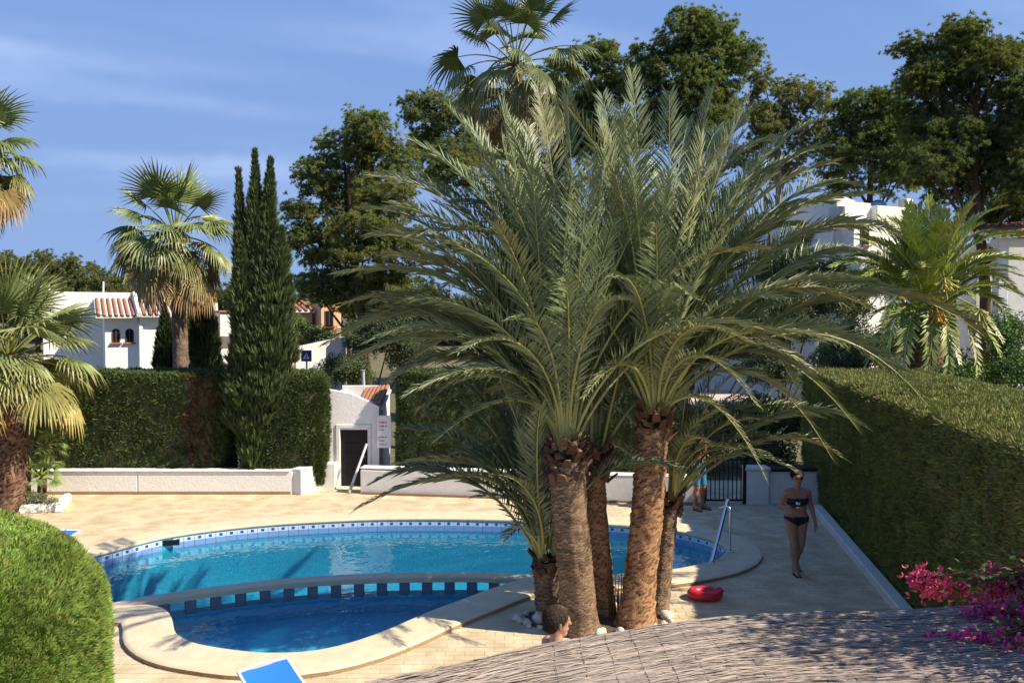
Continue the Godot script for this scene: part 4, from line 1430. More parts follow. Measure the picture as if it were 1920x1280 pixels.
# one feather frond along a bent rib from a by way of b to c
func feather(a: Vector3, b: Vector3, c: Vector3, leaf: float, wide: float, gap: float, base: Color, bare := 0.14, dry := 0.0) -> ArrayMesh:
	var m := MB.new()
	var steps := 18
	var path := []
	var rad := []
	var arc := 0.0
	var level := Vector2(c.x - a.x, c.z - a.z).length() / maxf(0.01, a.distance_to(c))
	var bow := level * a.distance_to(c) * rf(0.05, 0.17)
	for k in steps + 1:
		var t := float(k) / steps
		path.append(bowed(a, b, c, t, bow))
		rad.append(lerpf(0.030, 0.004, pow(t, 0.7)))
		if k:
			arc += path[k].distance_to(path[k - 1])
	m.col = Color(base.r * 1.9 + 0.03, base.g * 1.6 + 0.02, base.b * 1.1)
	m.tube(path, rad, 5, false)
	var n := int(arc * (1.0 - bare) / gap)
	var twist := rf(-0.35, 0.35)
	for k in n:
		var s := bare + (1.0 - bare) * (k + 0.5) / n
		var p := bowed(a, b, c, s, bow)
		var t := (bowed(a, b, c, minf(s + 0.02, 1.0), bow) - bowed(a, b, c, s - 0.02, bow)).normalized()
		var up := Vector3(0, 1, 0) - t * t.y
		if up.length() < 0.15:
			up += Vector3(-t.x, 0, -t.z) * 2.0 + Vector3(0, 0, 0.1)
		up = up.normalized().rotated(t, twist)
		var side := t.cross(up).normalized()
		var prof := minf(1.0, 0.35 + (s - bare) * 4.0) * (1.0 - 0.62 * pow(maxf(0.0, (s - 0.45) / 0.55), 1.6))
		for sg in [-1.0, 1.0]:
			var ang := lerpf(1.12, 0.50, s) + rf(-0.16, 0.16)
			var vee := rf(0.15, 0.65)
			var d: Vector3 = (t * cos(ang) + (side * sg * cos(vee) + up * sin(vee)) * sin(ang)).normalized()
			var l := leaf * prof * rf(0.82, 1.12)
			var tip: Vector3 = p + d * l + Vector3(0, -l * rf(0.04, 0.38) * (1.0 - absf(t.y) * 0.8), 0)
			var flat: Vector3 = d.cross(up + d * 0.01).normalized() * wide * rf(0.8, 1.2)
			var mid: Vector3 = p + d * l * 0.42
			var f := rf(0.72, 1.28)
			var w := clampf(dry * 1.2 * s + rf(-0.15, 0.08), 0.0, 1.0) if dry > 0.0 else 0.0
			m.col = Color(base.r * f, base.g * f, base.b * f).lerp(Color(0.30, 0.23, 0.10) * f, w)
			m.tri(p, mid + flat, tip)
			m.col = m.col * rf(0.9, 1.05)
			m.tri(p, tip, mid - flat)
	return m.mesh()

# trunk clothed in the scale-like stumps of old leaves
func scaly_trunk(path: Array, r0: float, r1: float, around: int, row: float, amp: float, tone: Callable, flare := 0.0) -> ArrayMesh:
	var cv := Curve3D.new()
	for k in path.size():
		var d: Vector3 = (path[mini(k + 1, path.size() - 1)] - path[maxi(k - 1, 0)]) / 6.0
		cv.add_point(path[k], -d, d)
	var l := cv.get_baked_length()
	var rows := int(l / row)
	var per := 5
	var cols := around * 4
	var m := MB.new()
	var rr := RandomNumberGenerator.new()
	rr.seed = 5
	var hues := []
	var warp := FastNoiseLite.new()
	warp.seed = 17
	warp.frequency = 1.6
	for k in (rows + 2) * around:
		hues.append([rr.randf_range(0.6, 1.35), rr.randf_range(0.25, 1.5)])
	for j in rows * per + 1:
		var u := float(j) / (rows * per)
		var at := cv.sample_baked(u * l, true)
		var rad := lerpf(r0, r1, u) + flare * pow(maxf(0.0, 1.0 - u * 6.0), 2.0)
		for k in cols:
			var cell := float(k) / 4.0
			var ci := int(cell) % around
			var fx := cell - floorf(cell)
			var a := TAU * k / cols
			var vv: float = maxf(0.0, u * rows + (0.5 if ci % 2 else 0.0) + hues[ci][0] * 0.7 + 1.5 * warp.get_noise_3d(cos(a), u * l * 2.0, sin(a)))
			var rowi := int(vv)
			var fy := vv - rowi
			var hv: Array = hues[mini(rowi, rows) * around + ci]
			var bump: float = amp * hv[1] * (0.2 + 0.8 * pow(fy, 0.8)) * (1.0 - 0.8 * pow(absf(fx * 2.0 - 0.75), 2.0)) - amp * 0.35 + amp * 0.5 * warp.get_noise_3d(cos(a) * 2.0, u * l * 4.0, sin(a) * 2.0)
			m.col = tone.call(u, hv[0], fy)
			m.vert(at + Vector3(cos(a), 0, -sin(a)) * (rad + bump))
	for j in rows * per:
		for k in cols:
			var q := j * cols + k
			var q2 := j * cols + (k + 1) % cols
			m.itri(q, q2, q2 + cols)
			m.itri(q, q2 + cols, q + cols)
	return m.mesh(true)

# stumps of cut leaf stalks standing out below the crown
func stumps(parent: Node3D, at: Vector3, r: float, n: int, lo: float, hi: float, base: Color) -> void:
	for k in n:
		var a := k * 2.39996
		var y := lerpf(lo, hi, float(k) / n)
		var o := Vector3(cos(a), 0, sin(a))
		var m := MB.new()
		m.col = base * rf(0.7, 1.3)
		var p := at + o * r * 0.75 + Vector3(0, y, 0)
		var l := rf(0.08, 0.20)
		var q := p + (o * rf(0.5, 0.8) + Vector3(0, rf(0.6, 1.0), 0)).normalized() * l
		var s := o.cross(Vector3.UP)
		var wd := rf(0.045, 0.075)
		var th := o * wd * 0.35 + Vector3(0, -wd * 0.2, 0)
		s = s.rotated(o, rf(-0.4, 0.4))
		var c0 := [p - s * wd - th, p + s * wd - th, p + s * wd + th, p - s * wd + th]
		var e := s * wd * rf(0.35, 0.7)
		var sk := s * rf(-0.03, 0.03)
		var c1 := [q + sk - e - th * 0.4, q + sk + e - th * 0.4 + Vector3(0, rf(-0.05, 0.05), 0), q + sk + e + th * 0.5, q + sk - e + th * 0.5]
		for g in 4:
			m.quad(c0[g], c0[(g + 1) % 4], c1[(g + 1) % 4], c1[g])
		m.col = m.col.lerp(Color(0.36, 0.22, 0.12), rf(0.1, 0.8))
		m.quad(c1[0], c1[1], c1[2], c1[3])
		piece("leaf_stump", m.mesh(), mats.bark, parent)

func feather_crown(o: Node3D, heart: Vector3, specs: Array, leaf: float, wide: float, gap: float, base: Color, fill := 0, reach := 3.6) -> void:
	for k in fill:
		var el := lerpf(1.4, 0.30, pow((k + 0.5) / fill, 1.1)) + rf(-0.1, 0.1)
		var a := k * 2.39996 + rf(-0.3, 0.3)
		if sin(a) > 0.3 and el < 1.05:
			continue
		var l := reach * rf(0.8, 1.08)
		specs.append([heart + Vector3(cos(a) * cos(el), sin(el), sin(a) * cos(el)) * l, lerpf(0.20, 0.02, clampf(el / 1.35, 0.0, 1.0))])
	for s in specs:
		var tip: Vector3 = s[0]
		var lift: float = s[1]
		var d := tip - heart
		var out := Vector3(d.x, 0, d.z)
		var start := heart + out.normalized() * 0.10 + Vector3(0, rf(-0.05, 0.12), 0)
		# a frond leaves the heart steeper than its tip lies, then arches over
		var span := d.length()
		var e0 := minf(atan2(d.y, out.length()) + 0.36 + lift * 2.2 + rf(-0.05, 0.14), 1.50)
		var ctl := start + (out.normalized() * cos(e0) + Vector3(0, sin(e0), 0)) * span * 0.56
		ctl += Vector3(rf(-0.08, 0.08), 0, rf(-0.08, 0.08)) * span
		var f := rf(0.85, 1.15)
		var dry: float = s[2] if s.size() > 2 else (rf(0.1, 0.45) if rng.randf() < 0.35 else 0.0)
		var sc := clampf(d.length() / 3.6, 0.45, 1.05)
		piece("frond", feather(start - o.position, ctl - o.position, tip - o.position, leaf * sc, wide, gap, Color(base.r * f, base.g * f, base.b * f), 0.16, dry), mats.palm_leaf, o)

func date_palms() -> void:
	var green := Color(0.195, 0.235, 0.118)
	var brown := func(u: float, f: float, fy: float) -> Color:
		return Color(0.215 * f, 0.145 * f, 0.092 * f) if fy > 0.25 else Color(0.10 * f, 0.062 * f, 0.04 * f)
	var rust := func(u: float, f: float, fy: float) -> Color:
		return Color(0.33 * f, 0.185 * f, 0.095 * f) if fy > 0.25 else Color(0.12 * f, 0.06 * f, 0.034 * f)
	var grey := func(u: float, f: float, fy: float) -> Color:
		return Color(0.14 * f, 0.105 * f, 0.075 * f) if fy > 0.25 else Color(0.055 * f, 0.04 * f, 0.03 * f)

	# right palm of the clump: rust trunk, the tallest crown
	var fd := Vector3(1.655, 0.000, -10.533)
	var o := thing("date_palm", "rust-trunked date palm, tallest of the clump by the pool", "palm", fd, "date palms in one clump by the pool")
	var hd := Vector3(1.934, 2.837, -10.750)
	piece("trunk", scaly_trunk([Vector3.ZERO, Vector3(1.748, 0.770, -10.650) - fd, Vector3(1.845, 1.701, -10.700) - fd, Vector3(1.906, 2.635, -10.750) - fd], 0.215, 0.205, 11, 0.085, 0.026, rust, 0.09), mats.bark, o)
	stumps(o, hd - fd + Vector3(0, -0.22, 0), 0.24, 34, -0.16, 0.34, Color(0.17, 0.085, 0.045))
	feather_crown(o, hd, [
		[Vector3(1.668, 7.484, -11.200), 0.02], [Vector3(2.032, 6.987, -10.400), 0.02], [Vector3(2.707, 7.166, -10.900), 0.03], [Vector3(1.209, 6.983, -11.400), 0.03], [Vector3(2.539, 6.918, -11.600), 0.03],
		[Vector3(3.232, 6.675, -11.200), 0.05], [Vector3(3.940, 6.694, -10.900), 0.05], [Vector3(4.225, 6.156, -10.600), 0.07], [Vector3(3.257, 5.877, -10.000), 0.05], [Vector3(4.930, 5.802, -10.900), 0.08], [Vector3(5.388, 5.284, -11.200), 0.10],
		[Vector3(4.272, 4.617, -10.000), 0.12], [Vector3(4.818, 4.221, -10.600), 0.17, 0.5], [Vector3(6.699, 3.848, -11.300), 0.13, 0.6], [Vector3(5.510, 2.939, -10.500), 0.24], [Vector3(3.775, 3.836, -9.400), 0.18], [Vector3(5.532, 5.044, -12.200), 0.10],
		[Vector3(4.531, 5.576, -12.600), 0.08], [Vector3(2.573, 5.191, -9.200), 0.10], [Vector3(3.032, 4.328, -8.900), 0.17], [Vector3(4.890, 2.526, -11.200), 0.30, 0.2], [Vector3(4.454, 2.139, -11.000), 0.34, 0.3], [Vector3(3.199, 2.052, -9.900), 0.44, 0.5],
		[Vector3(4.491, 2.903, -12.400), 0.24], [Vector3(2.533, 3.862, -8.600), 0.22], [Vector3(0.851, 3.173, -9.400), 0.34, 0.4], [Vector3(1.129, 4.566, -8.900), 0.14], [Vector3(1.582, 5.146, -8.800), 0.09], [Vector3(1.931, 4.320, -8.500), 0.18], [Vector3(0.931, 5.877, -10.000), 0.04],
		[Vector3(2.778, 3.124, -9.000), 0.34, 0.3], [Vector3(3.752, 3.480, -10.000), 0.24, 0.4], [Vector3(2.092, 6.576, -12.600), 0.03], [Vector3(3.403, 6.361, -12.800), 0.05], [Vector3(1.944, 3.709, -13.200), 0.15], [Vector3(3.315, 4.060, -13.400), 0.18], [Vector3(3.725, 4.986, -11.400), 0.10], [Vector3(4.672, 5.798, -11.800), 0.08],
		[Vector3(5.735, 4.382, -11.600), 0.12], [Vector3(5.253, 3.400, -11.200), 0.20, 0.3], [Vector3(4.007, 6.383, -11.600), 0.05], [Vector3(1.889, 5.843, -9.800), 0.04], [Vector3(3.520, 7.160, -11.800), 0.04], [Vector3(4.008, 6.804, -12.200), 0.05], [Vector3(4.505, 6.574, -11.600), 0.06], [Vector3(5.146, 6.104, -12.000), 0.07], [Vector3(5.050, 5.364, -11.400), 0.08], [Vector3(3.167, 7.027, -12.400), 0.04], [Vector3(1.351, 7.407, -12.000), 0.03]], 0.56, 0.0115, 0.037, green, 40, 4.0)

	# left palm of the clump
	var fb := Vector3(0.909, 0.000, -10.318)
	o = thing("date_palm", "thick grey-brown trunked date palm at the front of the clump", "palm", fb, "date palms in one clump by the pool")
	var hb := Vector3(0.710, 2.425, -10.350)
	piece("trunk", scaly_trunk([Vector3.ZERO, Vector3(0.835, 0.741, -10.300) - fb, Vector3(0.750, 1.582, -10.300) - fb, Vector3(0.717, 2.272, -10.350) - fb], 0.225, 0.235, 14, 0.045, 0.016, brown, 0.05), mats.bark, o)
	stumps(o, hb - fb + Vector3(0, -0.20, 0), 0.30, 46, -0.26, 0.34, Color(0.115, 0.062, 0.042))
	feather_crown(o, hb, [
		[Vector3(0.361, 7.195, -10.900), 0.03], [Vector3(0.703, 6.987, -10.400), 0.02], [Vector3(-0.140, 6.916, -10.600), 0.04], [Vector3(-0.831, 6.923, -10.900), 0.05], [Vector3(-1.325, 6.413, -10.400), 0.06], [Vector3(-1.852, 6.015, -10.800), 0.08], [Vector3(-0.383, 6.061, -9.600), 0.05],
		[Vector3(-1.422, 5.486, -9.800), 0.08], [Vector3(-1.781, 5.169, -10.200), 0.10], [Vector3(-2.242, 4.696, -10.500), 0.12], [Vector3(-2.272, 4.310, -10.900), 0.14, 0.4], [Vector3(-1.843, 3.809, -10.200), 0.18], [Vector3(-2.444, 3.387, -11.400), 0.20], [Vector3(-0.965, 2.586, -9.700), 0.42, 0.15],
		[Vector3(-1.168, 4.334, -9.200), 0.14], [Vector3(-0.797, 5.008, -9.200), 0.09], [Vector3(-0.178, 5.157, -8.900), 0.09], [Vector3(-1.288, 3.185, -9.600), 0.28], [Vector3(-0.576, 3.747, -8.600), 0.24], [Vector3(0.000, 4.094, -8.400), 0.18], [Vector3(0.250, 5.774, -9.400), 0.04], [Vector3(-0.628, 5.954, -11.800), 0.06],
		[Vector3(-1.302, 5.044, -12.200), 0.10], [Vector3(-1.606, 3.749, -12.000), 0.18], [Vector3(-0.513, 4.577, -12.800), 0.12], [Vector3(0.336, 5.074, -12.600), 0.08], [Vector3(1.219, 5.369, -12.200), 0.05], [Vector3(1.164, 5.191, -9.200), 0.08], [Vector3(1.207, 4.322, -8.600), 0.17], [Vector3(0.561, 4.542, -8.400), 0.13],
		[Vector3(-1.982, 4.150, -11.400), 0.15], [Vector3(-1.412, 6.188, -11.800), 0.06], [Vector3(0.231, 6.842, -11.600), 0.03], [Vector3(-0.701, 2.671, -11.600), 0.34], [Vector3(1.984, 3.769, -11.400), 0.20], [Vector3(-0.954, 4.218, -10.200), 0.14], [Vector3(-1.867, 3.139, -11.600), 0.22, 0.3], [Vector3(-1.288, 2.782, -12.000), 0.28], [Vector3(-0.656, 2.101, -12.200), 0.36], [Vector3(-1.688, 3.306, -12.600), 0.22], [Vector3(-2.328, 3.917, -11.600), 0.16, 0.3], [Vector3(-0.172, 2.863, -12.800), 0.26], [Vector3(-0.782, 3.227, -10.600), 0.24], [Vector3(-1.201, 6.400, -11.300), 0.05], [Vector3(-1.735, 6.192, -11.600), 0.06], [Vector3(-0.594, 6.786, -11.200), 0.04], [Vector3(-1.466, 5.322, -11.000), 0.08], [Vector3(-0.969, 5.602, -10.400), 0.06], [Vector3(-2.049, 5.667, -11.400), 0.08], [Vector3(0.000, 6.870, -11.400), 0.03], [Vector3(-0.811, 6.418, -12.200), 0.05], [Vector3(-1.921, 5.030, -12.000), 0.1], [Vector3(-0.329, 6.701, -12.400), 0.04]], 0.56, 0.0115, 0.037, Color(0.180, 0.222, 0.108), 36, 3.9)

	# trunk standing behind the left palm
	var fc := Vector3(1.290, 0.000, -10.953)
	o = thing("date_palm", "slim date palm squeezed behind the thick-trunked palm of the clump", "palm", fc, "date palms in one clump by the pool")
	var hc := Vector3(1.179, 2.210, -11.100)
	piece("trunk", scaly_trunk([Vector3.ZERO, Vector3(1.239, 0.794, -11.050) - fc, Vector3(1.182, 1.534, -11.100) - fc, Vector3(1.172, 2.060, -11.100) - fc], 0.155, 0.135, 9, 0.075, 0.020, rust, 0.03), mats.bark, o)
	stumps(o, hc - fc + Vector3(0, -0.15, 0), 0.20, 30, -0.25, 0.30, Color(0.13, 0.07, 0.045))
	feather_crown(o, hc, [[Vector3(1.332, 6.422, -11.800), 0.03], [Vector3(0.412, 6.046, -12.400), 0.06], [Vector3(2.273, 5.854, -12.200), 0.06], [Vector3(-0.336, 4.738, -12.600), 0.12], [Vector3(0.435, 3.889, -13.000), 0.18], [Vector3(1.432, 4.418, -13.400), 0.12], [Vector3(2.435, 3.889, -13.000), 0.18], [Vector3(0.746, 5.417, -11.200), 0.04], [Vector3(0.000, 3.251, -12.200), 0.28]], 0.5, 0.0145, 0.04, Color(0.13, 0.155, 0.075), 10, 3.4)

	# short dark palm on the left with low fronds
	var fa := Vector3(0.543, 0.000, -10.835)
	o = thing("date_palm", "short dark-trunked date palm with low fronds reaching over the pool", "palm", fa, "date palms in one clump by the pool")
	var ha := Vector3(0.465, 0.841, -10.750)
	piece("trunk", scaly_trunk([Vector3.ZERO, Vector3(0.497, 0.427, -10.800) - fa, Vector3(0.472, 0.812, -10.750) - fa], 0.20, 0.17, 10, 0.06, 0.032, grey, 0.03), mats.bark, o)
	stumps(o, ha - fa + Vector3(0, -0.10, 0), 0.16, 20, -0.15, 0.12, Color(0.085, 0.055, 0.04))
	feather_crown(o, ha, [[Vector3(-2.174, 1.419, -11.200), 0.34, 0.2], [Vector3(-1.598, 2.113, -10.900), 0.26, 0.3], [Vector3(-1.167, 1.988, -10.200), 0.26], [Vector3(-0.658, 2.907, -10.900), 0.10], [Vector3(-0.139, 3.244, -10.400), 0.05], [Vector3(0.292, 3.347, -10.900), 0.03], [Vector3(-1.091, 2.515, -11.600), 0.14], [Vector3(-0.198, 2.172, -9.800), 0.20], [Vector3(-0.104, 1.218, -10.300), 0.20, 0.3], [Vector3(0.362, 3.033, -9.800), 0.05], [Vector3(-0.476, 2.168, -11.800), 0.16], [Vector3(0.778, 2.984, -11.600), 0.04], [Vector3(-0.500, 1.724, -10.600), 0.22], [Vector3(-2.031, 1.691, -11.600), 0.22], [Vector3(-0.933, 3.373, -11.600), 0.08], [Vector3(-1.505, 2.571, -11.200), 0.12], [Vector3(0.000, 2.472, -11.900), 0.08], [Vector3(-0.902, 2.018, -12.200), 0.14], [Vector3(0.334, 1.899, -12.400), 0.1], [Vector3(-0.322, 2.782, -12.000), 0.08]], 0.64, 0.012, 0.034, Color(0.150, 0.185, 0.092), 12, 2.2)

	# short palm on the right, half hidden
	var fe := Vector3(2.047, 0.000, -10.953)
	o = thing("date_palm", "short date palm on the shady side of the clump", "palm", fe, "date palms in one clump by the pool")
	var he := Vector3(2.253, 1.563, -11.300)
	piece("trunk", scaly_trunk([Vector3.ZERO, Vector3(2.149, 0.596, -11.200) - fe, Vector3(2.239, 1.410, -11.300) - fe], 0.125, 0.135, 9, 0.055, 0.022, brown, 0.02), mats.bark, o)
	stumps(o, he - fe + Vector3(0, -0.12, 0), 0.17, 22, -0.18, 0.14, Color(0.14, 0.085, 0.055))
	feather_crown(o, he, [[Vector3(2.647, 3.772, -11.300), 0.03], [Vector3(3.096, 3.340, -11.000), 0.08], [Vector3(3.685, 2.647, -11.200), 0.18, 0.2], [Vector3(3.518, 2.245, -10.900), 0.26, 0.3], [Vector3(2.789, 2.870, -10.600), 0.12, 0.3], [Vector3(2.369, 3.607, -11.600), 0.03], [Vector3(3.517, 2.472, -11.900), 0.18], [Vector3(2.561, 2.489, -10.300), 0.20, 0.3], [Vector3(2.433, 3.340, -11.000), 0.04], [Vector3(4.054, 2.280, -11.600), 0.20], [Vector3(2.699, 3.087, -12.200), 0.04], [Vector3(2.515, 2.714, -10.700), 0.1], [Vector3(2.977, 2.336, -10.800), 0.2], [Vector3(2.954, 3.295, -11.600), 0.05], [Vector3(3.519, 2.850, -11.400), 0.12], [Vector3(5.158, 2.515, -11.600), 0.14], [Vector3(4.712, 2.114, -11.300), 0.16], [Vector3(3.961, 1.965, -10.900), 0.2], [Vector3(4.633, 2.713, -11.900), 0.12]], 0.62, 0.012, 0.038, Color(0.20, 0.225, 0.10), 10, 2.0)

func right_palm() -> void:
	var f := Vector3(Vector3(10.227, 11.932, -20.000).x, 0, -20)
	var o := thing("canary_palm", "bright yellow-green feather palm behind the wide hedge", "palm", f)
	var h := Vector3(10.405, 4.016, -20.000)
	var tone := func(u: float, k: float, fy: float) -> Color:
		return Color(0.22 * k, 0.15 * k, 0.08 * k) if fy > 0.3 else Color(0.09 * k, 0.06 * k, 0.04 * k)
	piece("trunk", scaly_trunk([Vector3.ZERO, Vector3(0, 1.2, 0), h - f], 0.40, 0.45, 14, 0.13, 0.05, tone), mats.bark, o)
	feather_crown(o, h, [
		[Vector3(10.561, 7.092, -20.300), 0.03], [Vector3(11.575, 7.102, -20.000), 0.06], [Vector3(12.613, 6.918, -20.600), 0.10], [Vector3(9.655, 6.628, -19.600), 0.04], [Vector3(9.510, 6.458, -20.400), 0.08], [Vector3(8.721, 6.168, -20.200), 0.14], [Vector3(8.458, 5.047, -19.200), 0.18], [Vector3(8.601, 4.563, -20.600), 0.20], [Vector3(8.395, 3.494, -19.600), 0.26],
		[Vector3(13.185, 6.188, -20.400), 0.16], [Vector3(13.477, 5.362, -20.200), 0.18], [Vector3(12.704, 4.409, -19.400), 0.22], [Vector3(13.107, 3.468, -20.400), 0.30], [Vector3(11.285, 5.637, -18.600), 0.12], [Vector3(11.863, 6.408, -21.200), 0.06], [Vector3(10.062, 5.499, -18.400), 0.12], [Vector3(9.039, 5.005, -18.300), 0.16], [Vector3(8.706, 4.026, -18.600), 0.24], [Vector3(10.578, 4.515, -18.200), 0.20],
		[Vector3(11.453, 3.528, -18.600), 0.30, 0.3], [Vector3(9.168, 2.750, -19.000), 0.40, 0.5], [Vector3(10.354, 3.041, -18.400), 0.36, 0.4], [Vector3(9.384, 2.909, -20.600), 0.34], [Vector3(11.926, 2.811, -20.000), 0.40, 0.6], [Vector3(10.070, 6.289, -18.900), 0.05], [Vector3(10.271, 6.003, -21.400), 0.08], [Vector3(11.253, 6.323, -19.200), 0.08], [Vector3(9.315, 5.224, -17.900), 0.13], [Vector3(13.182, 4.851, -21.000), 0.18], [Vector3(9.717, 4.864, -21.400), 0.18], [Vector3(8.604, 2.592, -18.600), 0.36], [Vector3(8.960, 2.371, -18.300), 0.40, 0.4], [Vector3(10.009, 2.381, -18.200), 0.40], [Vector3(10.852, 2.601, -18.500), 0.38, 0.4], [Vector3(11.652, 2.891, -18.800), 0.34], [Vector3(9.471, 2.269, -18.100), 0.42, 0.3], [Vector3(8.581, 2.721, -19.400), 0.32]], 0.62, 0.030, 0.05, Color(0.25, 0.30, 0.06), 60, 2.9)
	# hanging fruit stalks
	for s in [[Vector3(9.923, 4.150, -18.600), Color(0.60, 0.33, 0.05)], [Vector3(11.034, 4.175, -18.800), Color(0.52, 0.48, 0.16)], [Vector3(10.138, 4.899, -18.700), Color(0.46, 0.42, 0.10)]]:
		var e: Vector3 = s[0] - f
		var m := MB.new()
		m.col = s[1]
		var st := h - f
		m.tube([st, st.lerp(e, 0.6) + Vector3(0, 0.45, 0), e + Vector3(0, 0.10, 0)], [0.03, 0.025, 0.02], 6)
		for k in 90:
			var d := Vector3(rng.randfn(0, 0.10), rng.randfn(-0.12, 0.10), rng.randfn(0, 0.10))
			m.col = s[1] * rf(0.7, 1.2)
			m.tube([e + Vector3(0, 0.12, 0), e + d * 0.6, e + d + Vector3(0, -0.06, 0)], [0.008, 0.016, 0.034], 4)
		piece("fruit_stalk", m.mesh(), mats.leaf, o)

# ---------------------------------------------------------------- fan palms
# a fan leaf in place: stalk from a along dir, then a split round blade whose fingers bend down under their weight
func fan_leaf(a: Vector3, dir: Vector3, stalk: float, r: float, sag: float, base: Color, edge: Color, hang := 0.0) -> ArrayMesh:
	var m := MB.new()
	var path := [a]
	var d := dir
	for k in 6:
		d = (d + Vector3(0, -0.045 * (1.0 + sag + hang), 0) * stalk).normalized()
		path.append(path[k] + d * stalk / 6.0)
	m.col = Color(base.r * 1.2 + 0.02, base.g * 1.1 + 0.01, base.b * 0.9)
	m.tube(path, [0.032, 0.026, 0.022, 0.02, 0.018, 0.016, 0.014], 5, false)
	var hub: Vector3 = path[6]
	d = (d + Vector3(0, -hang, 0)).normalized()
	var up := Vector3.UP - d * d.y
	up = up.normalized() if up.length() > 0.08 else Vector3(-dir.x, 0.1, -dir.z).normalized()
	up = (up - d * up.dot(d)).normalized().rotated(d, rf(-0.5, 0.5))
	var side := d.cross(up).normalized()
	var n := 26
	var half := rf(1.45, 1.9)
	for k in n:
		var an := lerpf(-half, half, (k + 0.5) / n)
		var da := half / n
		var l := r * (0.70 + 0.30 * cos(an * 0.65)) * rf(0.86, 1.08)
		var f := rf(0.72, 1.28)
		var c0 := Color(base.r * f, base.g * f, base.b * f)
		var c1 := Color(edge.r * f, edge.g * f, edge.b * f)
		var ray := d * cos(an) + side * sin(an) - up * 0.22 * absf(sin(an))
		var ray_l := d * cos(an - da) + side * sin(an - da) - up * 0.22 * absf(sin(an - da))
		var ray_r := d * cos(an + da) + side * sin(an + da) - up * 0.22 * absf(sin(an + da))
		var w := (ray_r - ray_l) * 0.5
		var p1 := hub + ray * l * 0.42
		var drop := Vector3(0, -1, 0)
		var d2 := (ray + drop * sag * rf(0.45, 0.75)).normalized()
		var p2 := p1 + d2 * l * 0.30
		var d3 := (d2 + drop * sag * rf(0.7, 1.5)).normalized()
		var p3 := p2 + d3 * l * 0.30
		m.col = c0
		m.tri(hub, p1 - w * l * 0.42, p1 + up * 0.03 * r)
		m.tri(hub, p1 + up * 0.03 * r, p1 + w * l * 0.42)
		m.col = c0.lerp(c1, 0.4)
		var w1 := w * l * 0.42
		var w2 := w * l * 0.30
		m.quad(p1 - w1, p1 + up * 0.03 * r, p2 + up * 0.012 * r, p2 - w2)
		m.quad(p1 + up * 0.03 * r, p1 + w1, p2 + w2, p2 + up * 0.012 * r)
		m.col = c1
		m.tri(p2 - w2, p2 + w2, p3)
	return m.mesh()

func fan_palm(label: String, foot: Vector3, heart: Vector3, trunk_r: float, n: int, stalk: float, blade: float, base: Color, edge: Color, dead: Color, low: float, skirt: float, boots := false) -> void:
	var o := thing("fan_palm", label, "palm", foot, "fan palms around the garden")
	var h := heart - foot
	var tone := func(u: float, k: float, fy: float) -> Color:
		if boots:
			return Color(0.19 * k, 0.11 * k, 0.075 * k) if fy > 0.35 else Color(0.06 * k, 0.035 * k, 0.028 * k)
		return Color(0.19 * k, 0.135 * k, 0.10 * k) if fy > 0.3 else Color(0.12 * k, 0.08 * k, 0.06 * k)
	piece("trunk", scaly_trunk([Vector3.ZERO, h * 0.5 + Vector3(rf(-0.08, 0.08), 0, 0), h], trunk_r * 1.15, trunk_r, 10 if boots else 14, 0.13 if boots else 0.07, 0.07 if boots else 0.012, tone), mats.bark, o)
	if boots:
		stumps(o, h * Vector3(1, 0, 1), trunk_r * 1.15, 60, 0.2, h.y - 0.2, Color(0.16, 0.085, 0.06))
	for k in n:
		var t := (k + 0.5) / n
		var el := lerpf(1.42, low, pow(t, 0.9)) + rf(-0.14, 0.14)
		var a := k * 2.39996 + rf(-0.3, 0.3)
		var dir := Vector3(cos(a) * cos(el), sin(el), sin(a) * cos(el))
		var old := clampf((0.35 - el) / 1.1, 0.0, 1.0)
		var sag := lerpf(0.10, 1.1, clampf((1.1 - el) / 1.2, 0.0, 1.0))
		var b := base.lerp(edge, clampf(old * 1.4, 0.0, 1.0)).lerp(dead, clampf((old - 0.62) * 2.4, 0.0, 0.9))
		var e := base.lerp(edge, clampf(0.25 + old * 1.5, 0.0, 1.0)).lerp(dead, clampf((old - 0.40) * 2.0, 0.0, 1.0))
		var s := rf(0.85, 1.12)
		piece("fan_leaf", fan_leaf(h + Vector3(0, 0.1 - 0.3 * t, 0) + Vector3(dir.x, 0, dir.z) * trunk_r * 0.6, dir, stalk * s * lerpf(0.8, 1.0, old), blade * s, sag, b, e, clampf(0.35 - el * 0.35, 0.0, 0.7)), mats.palm_leaf, o)
	for k in int(skirt * 14):
		var a := k * 2.39996
		var el := rf(-1.3, -0.8)
		var dir := Vector3(cos(a) * cos(el), sin(el), sin(a) * cos(el))
		var f := rf(0.7, 1.2)
		piece("dead_leaf", fan_leaf(h + Vector3(0, -0.2 - 0.9 * skirt * k / (skirt * 14.0), 0), dir, stalk * 0.4, blade * rf(0.6, 0.85), 1.2, dead * f, dead * f * 0.8, 0.5), mats.palm_leaf, o)

